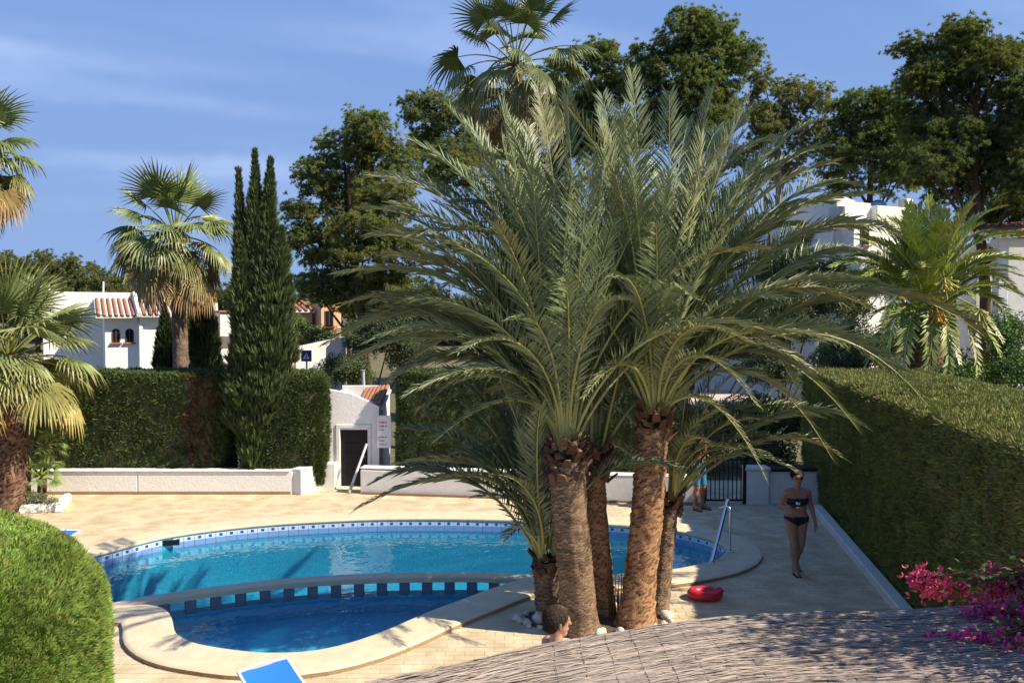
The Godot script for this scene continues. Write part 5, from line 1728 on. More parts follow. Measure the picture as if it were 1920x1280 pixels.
func fan_palms() -> void:
	var green := Color(0.150, 0.195, 0.060)
	var edge := Color(0.25, 0.245, 0.095)
	var dead := Color(0.33, 0.205, 0.09)
	fan_palm("tallest fan palm with a drooping skirt, cut off by the picture top", Vector3(Vector3(0.032, 13.488, -24.000).x, 0, -24), Vector3(0.095, 11.640, -24.000), 0.24, 44, 1.85, 1.15, Color(0.125, 0.165, 0.055), Color(0.22, 0.225, 0.09), Color(0.30, 0.18, 0.085), -0.6, 1.6)
	fan_palm("medium fan palm beside the villa with a tawny skirt of old leaves", Vector3(Vector3(-10.040, 13.488, -24.000).x, 0, -24), Vector3(-10.106, 6.547, -24.000), 0.20, 52, 1.35, 1.05, green, edge, dead, -0.8, 0.7)
	fan_palm("fan palm leaning in at the left picture edge against the sky", Vector3(Vector3(-12.114, 11.153, -18.000).x, 0, -18), Vector3(-12.131, 7.793, -18.000), 0.22, 46, 1.0, 0.9, Color(0.13, 0.18, 0.05), edge, Color(0.38, 0.23, 0.10), -1.1, 1.0)
	fan_palm("low yellowing fan palm with shaggy brown trunk beside the garden wall", Vector3(Vector3(-10.515, 10.609, -16.600).x, 0, -16.6), Vector3(-10.516, 3.317, -16.600), 0.24, 54, 1.25, 1.0, Color(0.165, 0.21, 0.075), Color(0.36, 0.30, 0.09), Color(0.46, 0.28, 0.08), -0.3, 0.4, true)

# ---------------------------------------------------------------- reed roof in front
var roof_edge := []

func reed_roof() -> void:
	# the far edge of the cover, a gently bowed line 2.5 m up; laths lie along it, tied by wires across
	roof_edge = smooth_path([Vector3(-0.902, 2.500, -3.318), Vector3(-0.621, 2.500, -3.519), Vector3(-0.226, 2.500, -3.709), Vector3(0.240, 2.500, -3.941), Vector3(0.971, 2.500, -4.217), Vector3(1.525, 2.500, -4.331), Vector3(2.168, 2.500, -4.386), Vector3(2.616, 2.500, -4.443), Vector3(3.345, 2.500, -4.535), Vector3(4.174, 2.500, -4.604)], 5)
	var o := thing("lath_roof", "weathered grey lath cover of a pergola below the terrace", "roof", Vector3.ZERO)
	var tones := []
	for k in 7:
		var f := lerpf(0.7, 1.25, k / 6.0)
		var m := grainy(lin(0.155 * f, 0.124 * f, 0.10 * f), lin(0.43 * f, 0.355 * f, 0.295 * f), 0.55, 0.03, 0.9, 0.15, 70 + k)
		m.uv1_scale = Vector3(2.2, 14.0, 14.0)
		tones.append(m)
	var n := 104
	for k in n:
		var off := k * 0.0225
		var m := MB.new()
		var path := []
		var wob := rf(-0.006, 0.006)
		var ph := rf(0, TAU)
		for p in roof_edge:
			path.append(p + Vector3(-off * 0.10, sin(p.x * 2.1 + 0.4) * 0.006 + off * 0.012 + sin(p.x * 5.0 + ph) * 0.004, off + sin(p.x * 3.0 + ph) * 0.003 + wob))
		lath(m, path, rf(0.024, 0.030), rf(0.008, 0.014), rf(-0.22, 0.22))
		piece("lath", m.mesh(), tones[rng.randi() % 7], o)
	# loose split reeds lying over the laths
	var strand := MB.new()
	strand.tube([Vector3(-0.5, 0, 0), Vector3(0, 0.012, 0), Vector3(0.5, 0, 0)], [0.0022, 0.0036, 0.0018], 4)
	var sw := []
	var sc := []
	for k in 6500:
		var e: Vector3 = roof_edge[rng.randi() % (roof_edge.size() - 1)]
		var off := rf(0.0, 2.2)
		var p := edge_at(clampf(e.x + rf(-0.1, 0.1), roof_edge[0].x + 0.01, 4.2))
		if p == Vector3.ZERO:
			continue
		var q := edge_at(p.x + 0.08)
		var a := atan2(-(q.z - p.z), q.x - p.x) + rng.randfn(0, 0.05)
		var f := rf(0.5, 1.25)
		sw.append(Transform3D(Basis(Vector3.UP, a).scaled_local(Vector3(rf(0.10, 0.42), 0.7, rf(0.45, 0.95))), p + Vector3(-off * 0.10, off * 0.012 + 0.008 + rf(-0.002, 0.004), off)))
		sc.append(Color(0.365 * f, 0.298 * f, 0.245 * f))
	var so := scatter("loose_reeds", strand.mesh(), painted(0.9, 0.3), sw, sc, o)
	so.set_meta("kind", "stuff")
	var wm := plain(0.12, 0.10, 0.085, 0.8)
	for k in 36:
		var x := -1.55 + k * 0.135
		var m := MB.new()
		var path := []
		for j in 24:
			var off := j * 0.10
			var p := edge_at(x + off * 0.10)
			if p == Vector3.ZERO:
				continue
			path.append(p + Vector3(-off * 0.10 + sin(j * 1.7 + k) * 0.004, sin(p.x * 2.1 + 0.4) * 0.006 + off * 0.012 + 0.009, off))
		if path.size() > 3:
			m.tube(path, [0.0019], 5)
			piece("tie_wire", m.mesh(true), wm, o)
	# beams that carry the cover
	for z in [0.25, 1.1, 2.0]:
		var m := MB.new()
		var path := []
		for p in roof_edge:
			path.append(p + Vector3(-z * 0.1, -0.07, z))
		m.tube(path, [0.05], 8)
		piece("beam", m.mesh(true), plain(0.16, 0.10, 0.06, 0.8), o)
	for a in [[-0.35, 0.45], [1.5, 0.40], [3.6, 0.40], [-0.5, 2.0], [1.5, 2.0], [3.6, 2.0]]:
		var e := edge_at(a[0])
		var m := MB.new()
		m.cbox(Vector3(e.x, 1.18, e.z + a[1]), Vector3(0.10, 2.38, 0.10), 0.01)
		piece("post", m.mesh(), plain(0.16, 0.10, 0.06, 0.8), o)

func edge_at(x: float) -> Vector3:
	for k in roof_edge.size() - 1:
		if roof_edge[k].x <= x and roof_edge[k + 1].x > x:
			return roof_edge[k].lerp(roof_edge[k + 1], (x - roof_edge[k].x) / (roof_edge[k + 1].x - roof_edge[k].x))
	return Vector3.ZERO

func lath(m: MB, path: Array, wide: float, thick: float, roll: float) -> void:
	for k in path.size() - 1:
		var a: Vector3 = path[k]
		var b: Vector3 = path[k + 1]
		var t := (b - a).normalized()
		var s := t.cross(Vector3.UP).normalized().rotated(t, roll)
		var u := s.cross(t)
		var w := s * wide * 0.5
		var h := u * thick * 0.5
		var e := w * 0.7
		m.quad(a + w, b + w, b + e + h, a + e + h)
		m.quad(a + e + h, b + e + h, b - e + h, a - e + h)
		m.quad(a - e + h, b - e + h, b - w, a - w)
		m.quad(a - w, b - w, b - h, a - h)
		m.quad(a - h, b - h, b + w, a + w)

# ---------------------------------------------------------------- bougainvillea
func bract_mesh() -> ArrayMesh:
	var m := MB.new()
	for k in 3:
		var a := TAU * k / 3.0
		var o := Vector3(cos(a), 0, sin(a))
		var s := Vector3(-sin(a), 0, cos(a))
		m.col = Color(1, 1, 1) * (0.85 + 0.15 * k)
		var mid := o * 0.55 + Vector3(0, 0.35, 0)
		var tip := o * 0.75 + Vector3(0, 0.95, 0)
		m.tri(Vector3.ZERO, mid + s * 0.42, tip)
		m.tri(Vector3.ZERO, tip, mid - s * 0.42)
		m.tri(Vector3.ZERO, mid - s * 0.42 + o * 0.05, mid + s * 0.42 + o * 0.05)
	return m.mesh()

func bougainvillea() -> void:
	var root := Vector3(4.3, 0.0, -4.2)
	var o := thing("bougainvillea", "magenta bougainvillea trailing over the right end of the lath roof", "shrub", root)
	var shoots := [[Vector3(2.521, 2.519, -4.750), 0.105, 0], [Vector3(2.699, 2.493, -4.750), 0.035, 0], [Vector3(2.447, 2.561, -4.750), 0.05, 0], [Vector3(2.924, 2.530, -4.700), 0.13, 1], [Vector3(2.942, 2.470, -4.600), 0.16, 1], [Vector3(2.635, 2.476, -4.300), 0.14, 2], [Vector3(2.505, 2.467, -4.250), 0.09, 2], [Vector3(2.689, 2.472, -4.200), 0.13, 2], [Vector3(2.223, 2.442, -3.950), 0.11, 2], [Vector3(2.130, 2.418, -3.900), 0.07, 2], [Vector3(2.370, 2.458, -3.950), 0.11, 2], [Vector3(2.486, 2.458, -3.900), 0.12, 0], [Vector3(2.463, 2.423, -3.800), 0.12, 2],
		[Vector3(3.408, 2.599, -4.500), 0.3, 1], [Vector3(3.063, 2.497, -4.000), 0.3, 2], [Vector3(3.756, 2.847, -4.600), 0.36, 1], [Vector3(3.768, 3.074, -4.700), 0.22, 1], [Vector3(3.302, 2.689, -4.000), 0.4, 2], [Vector3(3.821, 3.232, -4.400), 0.42, 1], [Vector3(3.359, 3.501, -4.200), 0.30, 1], [Vector3(3.677, 3.694, -4.000), 0.38, 2], [Vector3(3.009, 3.253, -3.600), 0.34, 2], [Vector3(3.346, 3.420, -3.500), 0.36, 1], [Vector3(2.987, 3.125, -3.300), 0.30, 2], [Vector3(3.473, 3.625, -3.400), 0.36, 1], [Vector3(3.174, 3.877, -3.700), 0.36, 1], [Vector3(3.141, 3.679, -3.900), 0.24, 1], [Vector3(3.235, 3.922, -3.400), 0.36, 1], [Vector3(3.002, 4.020, -3.900), 0.20, 1], [Vector3(3.136, 4.127, -3.500), 0.3, 1]]
	var pink := [Color(0.66, 0.085, 0.20), Color(0.42, 0.04, 0.13), Color(0.66, 0.06, 0.24)]
	var br := bract_mesh()
	var bw := []
	var bc := []
	var lw := []
	var lc := []
	var lm := MB.new()
	lm.col = Color.WHITE
	lm.tri(Vector3(0, 0, 0), Vector3(0.32, 0.5, 0.06), Vector3(0, 1, 0))
	lm.tri(Vector3(0, 0, 0), Vector3(0, 1, 0), Vector3(-0.32, 0.5, 0.06))
	for s in shoots:
		var e: Vector3 = s[0]
		var stem := MB.new()
		stem.col = Color(0.16, 0.11, 0.06)
		var hub := Vector3(3.9, 2.75, -4.3)
		var mid := hub.lerp(e, 0.55) + Vector3(0, 0.12, 0)
		var path := [Vector3.ZERO, Vector3(-0.1, 1.4, 0.0), hub - root]
		for k in 6:
			path.append(bez(hub, mid, e, (k + 1) / 6.0) - root)
		stem.tube(path, [0.02, 0.016, 0.013, 0.011, 0.010, 0.008, 0.007, 0.005, 0.004], 5)
		piece("stem", stem.mesh(true), mats.bark, o)
		var r: float = s[1]
		for k in int(26 + minf(r, 0.17) * 950):
			var d := Vector3(clampf(rng.randfn(0, 0.5), -1.1, 1.1), clampf(rng.randfn(0, 0.42), -0.9, 0.9), clampf(rng.randfn(0, 0.5), -1.1, 1.1)) * r
			var y := (d.normalized() + Vector3(rf(-0.6, 0.6), rf(0, 0.8), rf(-0.6, 0.6))).normalized()
			var x := y.cross(Vector3(rf(-1, 1), rf(-1, 1), rf(-1, 1))).normalized()
			bw.append(Transform3D(Basis(x, y, x.cross(y)) * rf(0.022, 0.034), e + d - root))
			var f := rf(0.75, 1.2)
			var c: Color = pink[s[2]]
			bc.append(Color(c.r * f, c.g * f * rf(0.6, 1.8), c.b * f))
		for k in int(30 + r * 1100):
			var t := rf(0.35, 1.0)
			var p := bez(hub, mid, e, t) + Vector3(rng.randfn(0, 0.5), rng.randfn(-0.15, 0.4), rng.randfn(0, 0.5)) * maxf(r, 0.07)
			var y := Vector3(rf(-1, 1), rf(-0.6, 0.8), rf(-1, 1)).normalized()
			var x := y.cross(Vector3(rf(-0.4, 0.4), 1, rf(-0.4, 0.4))).normalized()
			lw.append(Transform3D(Basis(x, y, x.cross(y)) * rf(0.035, 0.06), p - root))
			var f := rf(0.7, 1.3)
			lc.append(Color(0.08 * f, 0.12 * f, 0.035 * f))
	scatter("leaves", lm.mesh(), mats.leaf, lw, lc, o)
	scatter("blossoms", br, leafy(0.6, 0.5, 0.3), bw, bc, o)

# ---------------------------------------------------------------- people
# closed skin round tapered bones: summed fields, meshed as surface nets
func skin(m: MB, bones: Array, cell: float, k: float) -> void:
	var lo := Vector3.ONE * 1e9
	var hi := -lo
	for b in bones:
		for e in 2:
			var r: float = b[2 + e] + cell * 2.0
			lo = lo.min(b[e] - Vector3.ONE * r)
			hi = hi.max(b[e] + Vector3.ONE * r)
	var nx := int((hi.x - lo.x) / cell) + 3
	var ny := int((hi.y - lo.y) / cell) + 3
	var nz := int((hi.z - lo.z) / cell) + 3
	var f := PackedFloat32Array()
	f.resize(nx * ny * nz)
	var reach := 5.0 / k
	for b in bones:
		var p: Vector3 = b[0]
		var q: Vector3 = b[1]
		var ra: float = b[2]
		var rb: float = b[3]
		var pad := Vector3.ONE * (maxf(ra, rb) + reach)
		var a := ((p.min(q) - pad - lo) / cell).floor()
		var z := ((p.max(q) + pad - lo) / cell).ceil()
		var d := q - p
		var dd := maxf(d.length_squared(), 1e-9)
		for iy in range(maxi(0, int(a.y)), mini(ny, int(z.y) + 1)):
			for iz in range(maxi(0, int(a.z)), mini(nz, int(z.z) + 1)):
				for ix in range(maxi(0, int(a.x)), mini(nx, int(z.x) + 1)):
					var w := lo + Vector3(ix, iy, iz) * cell
					var t := clampf((w - p).dot(d) / dd, 0.0, 1.0)
					var dist := w.distance_to(p + d * t) - lerpf(ra, rb, t)
					if dist < reach:
						f[(iy * nz + iz) * nx + ix] += exp(-k * dist)
	var idx := PackedInt32Array()
	idx.resize(nx * ny * nz)
	idx.fill(-1)
	var st := [1, nx, nx * nz]
	var corner := []
	for c in 8:
		corner.append((c & 1) + ((c >> 1) & 1) * nx + ((c >> 2) & 1) * nx * nz)
	var edges := [[0, 1], [2, 3], [4, 5], [6, 7], [0, 2], [1, 3], [4, 6], [5, 7], [0, 4], [1, 5], [2, 6], [3, 7]]
	for iy in ny - 1:
		for iz in nz - 1:
			for ix in nx - 1:
				var o := (iy * nz + iz) * nx + ix
				var mask := 0
				for c in 8:
					if f[o + corner[c]] > 1.0:
						mask |= 1 << c
				if mask == 0 or mask == 255:
					continue
				var sum := Vector3.ZERO
				var n := 0
				for e in edges:
					var s0: int = (mask >> e[0]) & 1
					var s1: int = (mask >> e[1]) & 1
					if s0 == s1:
						continue
					var v0 := log(maxf(f[o + corner[e[0]]], 1e-4))
					var v1 := log(maxf(f[o + corner[e[1]]], 1e-4))
					var t := clampf(v0 / (v0 - v1), 0.0, 1.0)
					var c0 := Vector3(e[0] & 1, (e[0] >> 2) & 1, (e[0] >> 1) & 1)
					var c1 := Vector3(e[1] & 1, (e[1] >> 2) & 1, (e[1] >> 1) & 1)
					sum += c0.lerp(c1, t)
					n += 1
				idx[o] = m.vert(lo + (Vector3(ix, iy, iz) + sum / n) * cell)
	for iy in range(1, ny - 1):
		for iz in range(1, nz - 1):
			for ix in range(1, nx - 1):
				var o := (iy * nz + iz) * nx + ix
				var inside := f[o] > 1.0
				for ax in 3:
					var other: int = o + st[ax]
					if inside == (f[other] > 1.0):
						continue
					var u: int = st[(ax + 1) % 3]
					var w: int = st[(ax + 2) % 3]
					var a := idx[o]
					var b := idx[o - u]
					var c := idx[o - u - w]
					var d := idx[o - w]
					if a < 0 or b < 0 or c < 0 or d < 0:
						continue
					if not inside:
						m.itri(a, b, c)
						m.itri(a, c, d)
					else:
						m.itri(a, c, b)
						m.itri(a, d, c)

# a garment: the part of the skin that passes the test, lifted off it
func garment(src: MB, test: Callable, off: float) -> ArrayMesh:
	var n := PackedVector3Array()
	n.resize(src.v.size())
	for k in range(0, src.i.size(), 3):
		var fc := (src.v[src.i[k + 2]] - src.v[src.i[k]]).cross(src.v[src.i[k + 1]] - src.v[src.i[k]])
		for e in 3:
			n[src.i[k + e]] += fc
	var m := MB.new()
	var at := {}
	for k in range(0, src.i.size(), 3):
		var ok := true
		for e in 3:
			ok = ok and test.call(src.v[src.i[k + e]])
		if not ok:
			continue
		for e in 3:
			var q := src.i[k + e]
			if not at.has(q):
				at[q] = m.vert(src.v[q] + n[q].normalized() * off)
			m.i.append(at[q])
	return m.mesh(true)

func hand_bones(w: Vector3, dir: Vector3, palm_n: Vector3, curl: float) -> Array:
	# wrist, direction of the fingers, normal of the palm; five fingers, the thumb from the side
	var s := dir.cross(palm_n).normalized()
	var out := [[w, w + dir * 0.045 + s * 0.016, 0.024, 0.022], [w, w + dir * 0.05 - s * 0.018, 0.022, 0.019]]
	var len := [0.066, 0.075, 0.070, 0.056]
	for k in 4:
		var b := w + dir * 0.078 + s * (0.027 - k * 0.018)
		var d1 := dir.rotated(s, curl * 0.6)
		var d2 := dir.rotated(s, curl * 1.5)
		var m: Vector3 = b + d1 * len[k] * 0.5
		out.append([w + dir * 0.045 + s * (0.02 - k * 0.013), b, 0.014, 0.0105])
		out.append([b, m, 0.0100, 0.0092])
		out.append([m, m + d2 * len[k] * 0.5, 0.0092, 0.0078])
	var tb := w + dir * 0.025 + s * 0.03
	var tm := tb + (dir * 0.6 + s * 0.7).normalized() * 0.04
	out.append([w + dir * 0.01 + s * 0.012, tb, 0.015, 0.0125])
	out.append([tb, tm, 0.0115, 0.0105])
	out.append([tm, tm + (dir * 0.9 + s * 0.2 + palm_n * -0.3).normalized() * 0.032, 0.0105, 0.0085])
	return out

# j: joints in metres for a 1.66 m figure facing +z; x positive is its left hand side
func body(o: Node3D, j: Dictionary, female: bool, tone: Color, curl := 0.35) -> MB:
	var b := []
	var torso := 1.0 if female else 1.12
	b.append([Vector3(-0.055, 0.93, -0.01), Vector3(0.055, 0.93, -0.01), 0.112, 0.112])
	b.append([Vector3(-0.075, 0.86, -0.02), Vector3(0.075, 0.86, -0.02), 0.098, 0.098])
	b.append([Vector3(-0.045, 1.06, 0.0), Vector3(0.045, 1.06, 0.0), 0.098 * torso, 0.098 * torso])
	b.append([Vector3(-0.065 * torso, 1.20, 0.0), Vector3(0.065 * torso, 1.20, 0.0), 0.098 * torso, 0.098 * torso])
	b.append([Vector3(-0.08 * torso, 1.29, -0.01), Vector3(0.08 * torso, 1.29, -0.01), 0.082, 0.082])
	for s in [-1.0, 1.0]:
		b.append([Vector3(0, 1.345, -0.01), Vector3(s * 0.155 * torso, 1.325, -0.01), 0.052, 0.05])
		if female:
			b.append([Vector3(s * 0.068, 1.185, 0.075), Vector3(s * 0.07, 1.195, 0.06), 0.058, 0.065])
	b.append([Vector3(0, 1.33, -0.015), Vector3(0, 1.45, 0.005), 0.055, 0.047])
	for s in ["r", "l"]:
		b.append([j[s + "sh"], j[s + "el"], 0.046 * torso, 0.034 * torso])
		b.append([j[s + "el"], j[s + "wr"], 0.036 * torso, 0.023 * torso])
		b.append([j[s + "hip"], j[s + "kn"], 0.086, 0.054])
		b.append([j[s + "kn"], j[s + "kn"].lerp(j[s + "an"], 0.35) + Vector3(0, 0, -0.012), 0.051, 0.053])
		b.append([j[s + "kn"].lerp(j[s + "an"], 0.35) + Vector3(0, 0, -0.012), j[s + "an"], 0.050, 0.034])
		b.append([j[s + "an"] + Vector3(0, -0.03, -0.03), j[s + "toe"], 0.034, 0.022])
		b.append([j[s + "an"], j[s + "toe"], 0.034, 0.024])
	var m := MB.new()
	m.col = tone
	skin(m, b, 0.012, 75.0)
	# head with brow, nose, lips, chin and ears on a finer grid
	var h: Vector3 = j.head
	var q := Basis(Vector3.UP, j.get("turn", 0.0))
	var hb := [[h + Vector3(0, 0.045, -0.02), h + Vector3(0, 0.05, 0.0), 0.083, 0.083], [h + q * Vector3(0, -0.02, 0.02), h + q * Vector3(0, 0.02, 0.03), 0.066, 0.07], [h + q * Vector3(0, -0.085, 0.045), h + q * Vector3(0, -0.06, 0.035), 0.038, 0.05],
		[h + q * Vector3(0, 0.015, 0.098), h + q * Vector3(0, -0.022, 0.112), 0.008, 0.013], [h + q * Vector3(-0.02, -0.055, 0.082), h + q * Vector3(0.02, -0.055, 0.082), 0.009, 0.009], [h + q * Vector3(-0.03, 0.035, 0.082), h + q * Vector3(0.03, 0.035, 0.082), 0.012, 0.012], [h + Vector3(0, -0.16, -0.02), h + Vector3(0, -0.05, -0.01), 0.05, 0.05]]
	for s in [-1.0, 1.0]:
		hb.append([h + q * Vector3(s * 0.082, -0.02, -0.01), h + q * Vector3(s * 0.092, 0.02, -0.018), 0.011, 0.014])
	skin(m, hb, 0.007, 170.0)
	skin(m, hand_bones(j.rwr, j.rhd, j.get("rpn", Vector3(1, 0, 0)), curl), 0.005, 320.0)
	skin(m, hand_bones(j.lwr, j.lhd, Vector3(1, 0, 0), -0.3), 0.005, 320.0)
	piece("body", m.mesh(true), mats.skin, o)
	return m

func people() -> void:
	mats.skin = painted(0.55, 0.45)
	mats.skin.subsurf_scatter_enabled = true
	mats.skin.subsurf_scatter_strength = 0.08
	mats.skin.albedo_texture = noise_map(0.02, Color(0.80, 0.78, 0.77), Color(1, 1, 1), 4, 256, 90)
	mats.skin.uv1_triplanar = true
	mats.skin.uv1_scale = Vector3.ONE * 3.0
	mats.hair = painted(0.6, 0.4)
	mats.hair.albedo_texture = noise_map(0.06, Color(0.55, 0.55, 0.55), Color(1, 1, 1), 4, 256, 88)
	mats.hair.heightmap_enabled = true
	mats.hair.heightmap_texture = height_map(0.08, 3, 256, 89)
	mats.hair.heightmap_scale = 0.6
	mats.hair.uv1_triplanar = true
	mats.hair.uv1_scale = Vector3(9, 4, 9)
	var base := {"rsh": Vector3(-0.165, 1.32, 0), "lsh": Vector3(0.165, 1.32, 0), "rhip": Vector3(-0.085, 0.86, 0), "lhip": Vector3(0.085, 0.86, 0), "head": Vector3(0, 1.555, 0.01)}
	# woman walking along the shaded side
	var o := thing("person", "person in a black bikini and sunglasses walking along the shaded paving", "person", Vector3(4.582, 0.000, -12.721))
	var j := base.duplicate()
	j.merge({"rel": Vector3(-0.245, 1.075, -0.03), "rwr": Vector3(-0.135, 1.125, 0.17), "rhd": Vector3(0.55, 0.35, 0.5).normalized(), "rpn": Vector3(0.3, -0.9, 0.2).normalized(),
		"lel": Vector3(0.235, 1.06, -0.04), "lwr": Vector3(0.275, 0.83, 0.02), "lhd": Vector3(0.05, -0.98, 0.12).normalized(),
		"rkn": Vector3(-0.062, 0.47, 0.075), "ran": Vector3(-0.04, 0.085, 0.10), "rtoe": Vector3(-0.045, 0.035, 0.245),
		"lkn": Vector3(0.068, 0.46, 0.005), "lan": Vector3(0.052, 0.12, -0.17), "ltoe": Vector3(0.06, 0.03, -0.05)})
	var tan := Color(0.42, 0.235, 0.155)
	var m := body(o, j, true, tan)
	var cloth := plain(0.010, 0.008, 0.010, 0.7)
	var top := piece("bikini_top", garment(m, func(p: Vector3) -> bool: return p.y > 1.125 and p.y < 1.245 and absf(p.x) < 0.158, 0.007), cloth, o)
	piece("bikini_briefs", garment(m, func(p: Vector3) -> bool: return p.y < 0.945 and p.y > 0.76 and absf(p.x) < 0.205 and p.y > 0.775 + absf(p.x) * 0.62, 0.007), cloth, o)
	hair(o, j.head, 0.0, Color(0.022, 0.014, 0.010), true)
	var g := MB.new()
	for s in [-1.0, 1.0]:
		g.cbox(j.head + Vector3(s * 0.034, 0.018, 0.103), Vector3(0.052, 0.038, 0.012), 0.005, Basis(Vector3.UP, s * 0.22))
		g.cbox(j.head + Vector3(s * 0.077, 0.026, 0.045), Vector3(0.006, 0.008, 0.11), 0.002, Basis(Vector3.UP, s * -0.12))
	g.cbox(j.head + Vector3(0, 0.026, 0.108), Vector3(0.02, 0.008, 0.008), 0.002)
	piece("sunglasses", g.mesh(), plain(0.006, 0.006, 0.007, 0.15), o)
	flip_flops(o, j)
	o.scale = Vector3(1.07, 0.985, 1.0)
	# what she holds: a pale cup
	var cup := MB.new()
	var cp: Vector3 = o.position + (j.rwr + j.rhd * 0.085 + Vector3(0.012, 0.005, 0.02)) * 0.985
	cup.tube([cp + Vector3(0, -0.045, 0), cp + Vector3(0, -0.044, 0), cp + Vector3(0, 0.05, 0), cp + Vector3(0, 0.05, 0), cp + Vector3(0, -0.035, 0)], [0.002, 0.026, 0.034, 0.031, 0.024], 16, false)
	tag(piece("drinking_cup", cup.mesh(true), plain(0.72, 0.70, 0.66, 0.4)), "small white cup held in front of the walking person", "cup")

	# man by the gate, mostly behind fronds
	o = thing("person", "person in turquoise swim shorts standing by the black gate behind the fronds", "person", Vector3(3.970, 0.000, -16.878))
	j = base.duplicate()
	j.merge({"rel": Vector3(-0.23, 1.06, -0.03), "rwr": Vector3(-0.20, 0.84, 0.09), "rhd": Vector3(0.05, -0.95, 0.2).normalized(), "lel": Vector3(0.22, 1.06, 0.02), "lwr": Vector3(0.17, 1.02, 0.24), "lhd": Vector3(-0.4, 0.1, 0.9).normalized(),
		"rkn": Vector3(-0.09, 0.47, 0.03), "ran": Vector3(-0.09, 0.085, 0.0), "rtoe": Vector3(-0.11, 0.035, 0.15), "lkn": Vector3(0.10, 0.47, 0.05), "lan": Vector3(0.11, 0.085, 0.03), "ltoe": Vector3(0.14, 0.035, 0.18)})
	m = body(o, j, false, Color(0.40, 0.20, 0.13))
	piece("swim_shorts", garment(m, func(p: Vector3) -> bool: return p.y < 0.99 and p.y > 0.50 and absf(p.x) < 0.19, 0.016), plain(0.02, 0.17, 0.30, 0.8), o)
	hair(o, j.head, 0.0, Color(0.03, 0.02, 0.014), false)
	flip_flops(o, j)
	o.rotation.y = 0.7
	o.scale = Vector3.ONE * 1.06

	# head and shoulders showing over the lath roof
	o = thing("person", "bare-shouldered person with short brown hair showing above the lath roof edge", "person", Vector3(Vector3(0.375, 1.649, -6.600).x, 0, -6.6))
	j = base.duplicate()
	j.merge({"rel": Vector3(-0.23, 1.06, 0.02), "rwr": Vector3(-0.20, 0.86, 0.14), "rhd": Vector3(0.05, -0.9, 0.3).normalized(), "lel": Vector3(0.23, 1.06, 0.02), "lwr": Vector3(0.20, 0.86, 0.14), "lhd": Vector3(-0.05, -0.9, 0.3).normalized(),
		"rkn": Vector3(-0.09, 0.47, 0.03), "ran": Vector3(-0.09, 0.085, 0.0), "rtoe": Vector3(-0.11, 0.035, 0.15), "lkn": Vector3(0.09, 0.47, 0.03), "lan": Vector3(0.09, 0.085, 0.0), "ltoe": Vector3(0.11, 0.035, 0.15)})
	m = body(o, j, false, Color(0.55, 0.30, 0.20))
	piece("swim_shorts", garment(m, func(p: Vector3) -> bool: return p.y < 0.99 and p.y > 0.50 and absf(p.x) < 0.19, 0.016), plain(0.05, 0.06, 0.12, 0.8), o)
	hair(o, j.head, 0.0, Color(0.20, 0.13, 0.085), false)
	o.rotation.y = 1.9
	o.scale = Vector3.ONE * 1.01

func hair(o: Node3D, h: Vector3, turn: float, tone: Color, tied: bool) -> void:
	var m := MB.new()
	m.col = tone
	var b := [[h + Vector3(0, 0.055, -0.03), h + Vector3(0, 0.06, -0.005), 0.091, 0.090], [h + Vector3(0, -0.01, -0.06), h + Vector3(0, 0.04, -0.045), 0.062, 0.08]]
	for s in [-1.0, 1.0]:
		b.append([h + Vector3(s * 0.062, 0.06, 0.015), h + Vector3(s * 0.07, 0.015, -0.03), 0.030, 0.024])
	if tied:
		b.append([h + Vector3(0, 0.05, -0.115), h + Vector3(0, 0.0, -0.135), 0.038, 0.030])
	skin(m, b, 0.008, 150.0)
	# loose locks standing off the head
	var n := m.v.size()
	for k in n:
		var p := m.v[k]
		var out := (p - h - Vector3(0, 0.03, -0.02)).normalized()
		var lie := (out * 0.55 + Vector3(rf(-0.4, 0.4), -0.55 if not tied else 0.0, -0.35 + rf(-0.3, 0.3))).normalized()
		var w := out.cross(lie).normalized() * 0.004
		m.col = tone * rf(0.6, 1.7)
		var e := p + lie * (rf(0.012, 0.026) if not tied else 0.006)
		m.tri(p - w, p + w, e)
		m.tri(p + w, p - w, e)
	piece("hair", m.mesh(true), mats.hair, o)

func flip_flops(o: Node3D, j: Dictionary) -> void:
	for s in ["r", "l"]:
		var a: Vector3 = j[s + "an"]
		var t: Vector3 = j[s + "toe"]
		var heel := Vector3(a.x, maxf(a.y - 0.078, 0.006), a.z - 0.05)
		var tip := Vector3(t.x, 0.006, t.z) + (Vector3(t.x, 0, t.z) - Vector3(a.x, 0, a.z)).normalized() * 0.03
		var d := tip - heel
		var bs := Basis(Vector3.UP, atan2(d.x, d.z)) * Basis(Vector3.RIGHT, asin(clampf(-d.y / d.length(), -1, 1)))
		var m := MB.new()
		m.cbox((heel + tip) * 0.5, Vector3(0.082, 0.012, d.length()), 0.005, bs)
		piece("flip_flop", m.mesh(), plain(0.05, 0.035, 0.03, 0.8), o)

